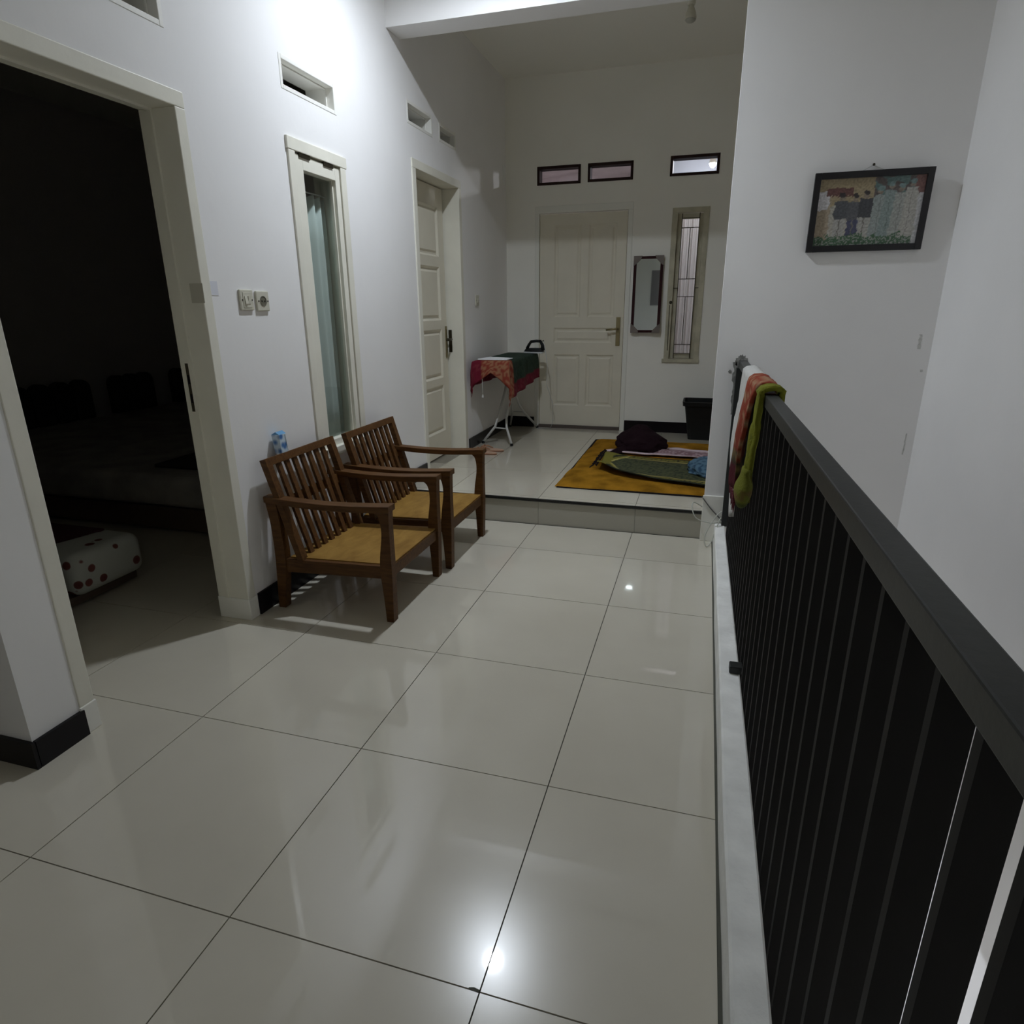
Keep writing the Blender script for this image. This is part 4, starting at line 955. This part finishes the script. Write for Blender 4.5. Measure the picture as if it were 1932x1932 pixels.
# ================================================================== CABLES AT THE WALL FOOT
CABW = mat('cable_white', (0.55,0.56,0.50), 0.4); CABG = mat('cable_grey', (0.12,0.12,0.11), 0.5)
def smooth_path(pts, n=8):
    P_ = [Vector(p) for p in pts]; out = []
    for i in range(len(P_)-1):
        p0, p1, p2, p3 = P_[max(i-1,0)], P_[i], P_[i+1], P_[min(i+2,len(P_)-1)]
        for k in range(n):
            u = k/n; out.append(0.5*((2*p1)+(-p0+p2)*u+(2*p0-5*p1+4*p2-p3)*u*u+(-p0+3*p1-3*p2+p3)*u**3))
    return out+[P_[-1]]
q = MB(); q.tube(smooth_path([(1.60,2.86,H+0.01),(1.55,2.80,0.225),(1.535,2.74,0.225),(1.56,2.72,0.16),(1.64,2.735,0.13),(1.70,2.75,0.135)]), 0.0032, 6)
done(q, 'white_cable', CABW, label='white cable looping out over the step beside the wall corner', cat='cable', smooth=True)
q = MB(); q.tube(smooth_path([(1.698,2.76,0.195),(1.67,2.74,0.17),(1.62,2.70,0.07),(1.628,2.68,0.008),(1.655,2.70,0.03),(1.685,2.73,0.13),(1.698,2.76,0.165)]), 0.0032, 6)
done(q, 'white_cable', CABW, label='white cable loop hanging down to the floor by the kerb end', cat='cable', smooth=True)
q = MB(); q.tube(smooth_path([(1.60,2.96,H+0.03),(1.590,2.79,0.26),(1.64,2.783,0.20),(1.715,2.78,0.125)]), 0.0035, 6)
done(q, 'grey_cable', CABG, label='grey cable slanting down across the foot of the wall corner', cat='cable', smooth=True)

# ================================================================== BEDROOM CONTENTS
def sheet_mat():
    m = bpy.data.materials.new('cherry_sheet'); nt, b = nodes_of(m); MATS['cherry_sheet'] = m
    tc = nt.nodes.new('ShaderNodeTexCoord'); v = nt.nodes.new('ShaderNodeTexVoronoi'); v.inputs['Scale'].default_value = 13.0
    nt.links.new(tc.outputs['Object'], v.inputs['Vector'])
    r = nt.nodes.new('ShaderNodeValToRGB'); e = r.color_ramp.elements; e[0].color = (0.10,0.02,0.02,1); e[0].position = 0.0
    e[1].color = (0.50,0.51,0.46,1); e[1].position = 0.30
    x = r.color_ramp.elements.new(0.26); x.color = (0.16,0.05,0.04,1); nt.links.new(v.outputs['Distance'], r.inputs[0])
    nt.links.new(r.outputs[0], b.inputs['Base Color']); b.inputs['Roughness'].default_value = 0.9; return m
SHEET = sheet_mat()
def rounded_box(name, x0,x1,y0,y1,z0,z1,r,m,**k):
    b = MB(); b.box(x0,x1,y0,y1,z0,z1); o = done(b, name, m, smooth=True, **k); md = o.modifiers.new('b','BEVEL'); md.width = r; md.segments = 5; md.limit_method = 'NONE'; return o
bd = empty('trundle_bed', (-1.5,1.35,0), 'low trundle bed with cherry print sheet just inside the dark bedroom', 'bed')
def rot_bed(b, c, ang):
    for vv in b.bm.verts:
        d = vv.co-Vector((c[0],c[1],0)); cs, sn = math.cos(ang), math.sin(ang); vv.co = Vector((c[0]+d.x*cs-d.y*sn, c[1]+d.x*sn+d.y*cs, vv.co.z))
b = MB(); b.box(-2.6,-1.165,1.09,1.47,0.012,0.052); done(b, 'bed_base', mat('bed_wood',(0.10,0.07,0.05),0.6), parent=bd)
o = rounded_box('mattress', -2.6,-1.10,1.10,1.49,0.058,0.262,0.055,SHEET,parent=bd)
b = MB(); b.hexa([(-2.5,1.20,0.2645),(-1.35,1.20,0.2645),(-1.28,1.44,0.263),(-2.5,1.44,0.263),(-2.5,1.20,0.272),(-1.35,1.20,0.262),(-1.28,1.44,0.272),(-2.5,1.44,0.272)])
done(b, 'blanket', mat('wine_blanket',(0.06,0.012,0.02),0.95), label='dark wine blanket folded on the low trundle bed', cat='blanket', bevel=0.004)
b2 = empty('double_bed', (-2.3,2.9,0), 'large bed with pale sheet across the back of the dark bedroom', 'bed')
b = MB(); b.box(-3.9,-1.22,2.10,4.9,0.02,0.16); done(b, 'bed_frame', mat('bed_wood',(0.10,0.07,0.05),0.6), parent=b2)
rounded_box('mattress', -3.9,-1.20,2.08,4.9,0.162,0.36,0.05,mat('grey_sheet',(0.38,0.36,0.33),0.9,vary=0.3,vscale=5),parent=b2)
HBM = mat('headboard_vinyl', (0.015,0.013,0.013), 0.6)
for y in (3.05,3.24,3.43,3.62,4.02,4.18,4.34,4.78):
    b = MB(); n = 10; prof = [(y-0.085,0.362)]+[(y-0.085*math.cos(math.pi*i/n), 0.64+0.075*math.sin(math.pi*i/n)) for i in range(n+1)]+[(y+0.085,0.362)]
    b.prism(prof, 'x', -3.92, -3.84); done(b, 'headboard_panel', HBM, parent=b2, bevel=0.01)
b = MB(); b.box(-1.75,-1.32,2.25,2.75,0.362,0.385); done(b, 'folded_clothes', mat('dark_clothes',(0.03,0.025,0.025),0.9), label='dark folded clothes on the corner of the large bed', cat='clothes', bevel=0.01)

# small marks
q = MB(); q.prism([(1.176,-0.001),(1.199,-0.002),(1.199,0.004),(1.186,0.006),(1.176,0.003)], 'z', 0.0001, 0.0005); done(q, 'grout_chip', GROUT, parent=floor)
SMR = mat('wall_smear', (0.68,0.68,0.65), 0.8, 0.2, vary=0.3, vscale=60)
for cz, hh, cx, ww in ((1.13,0.035,2.545,0.006),(0.62,0.055,2.560,0.003),(0.99,0.006,2.575,0.006)):
    q = MB(); rnd = random.Random(int(cz*100)); q.loft([[(cx-ww*(0.5+rnd.random()),2.7988,cz-hh+2*hh*k/8),(cx+ww*(0.5+rnd.random()),2.7988,cz-hh+2*hh*k/8)] for k in range(9)], close=False, caps=False)
    done(q, 'trim_5', SMR, kind='structure', label='faint grey smear on the plaster near the stairwell corner')
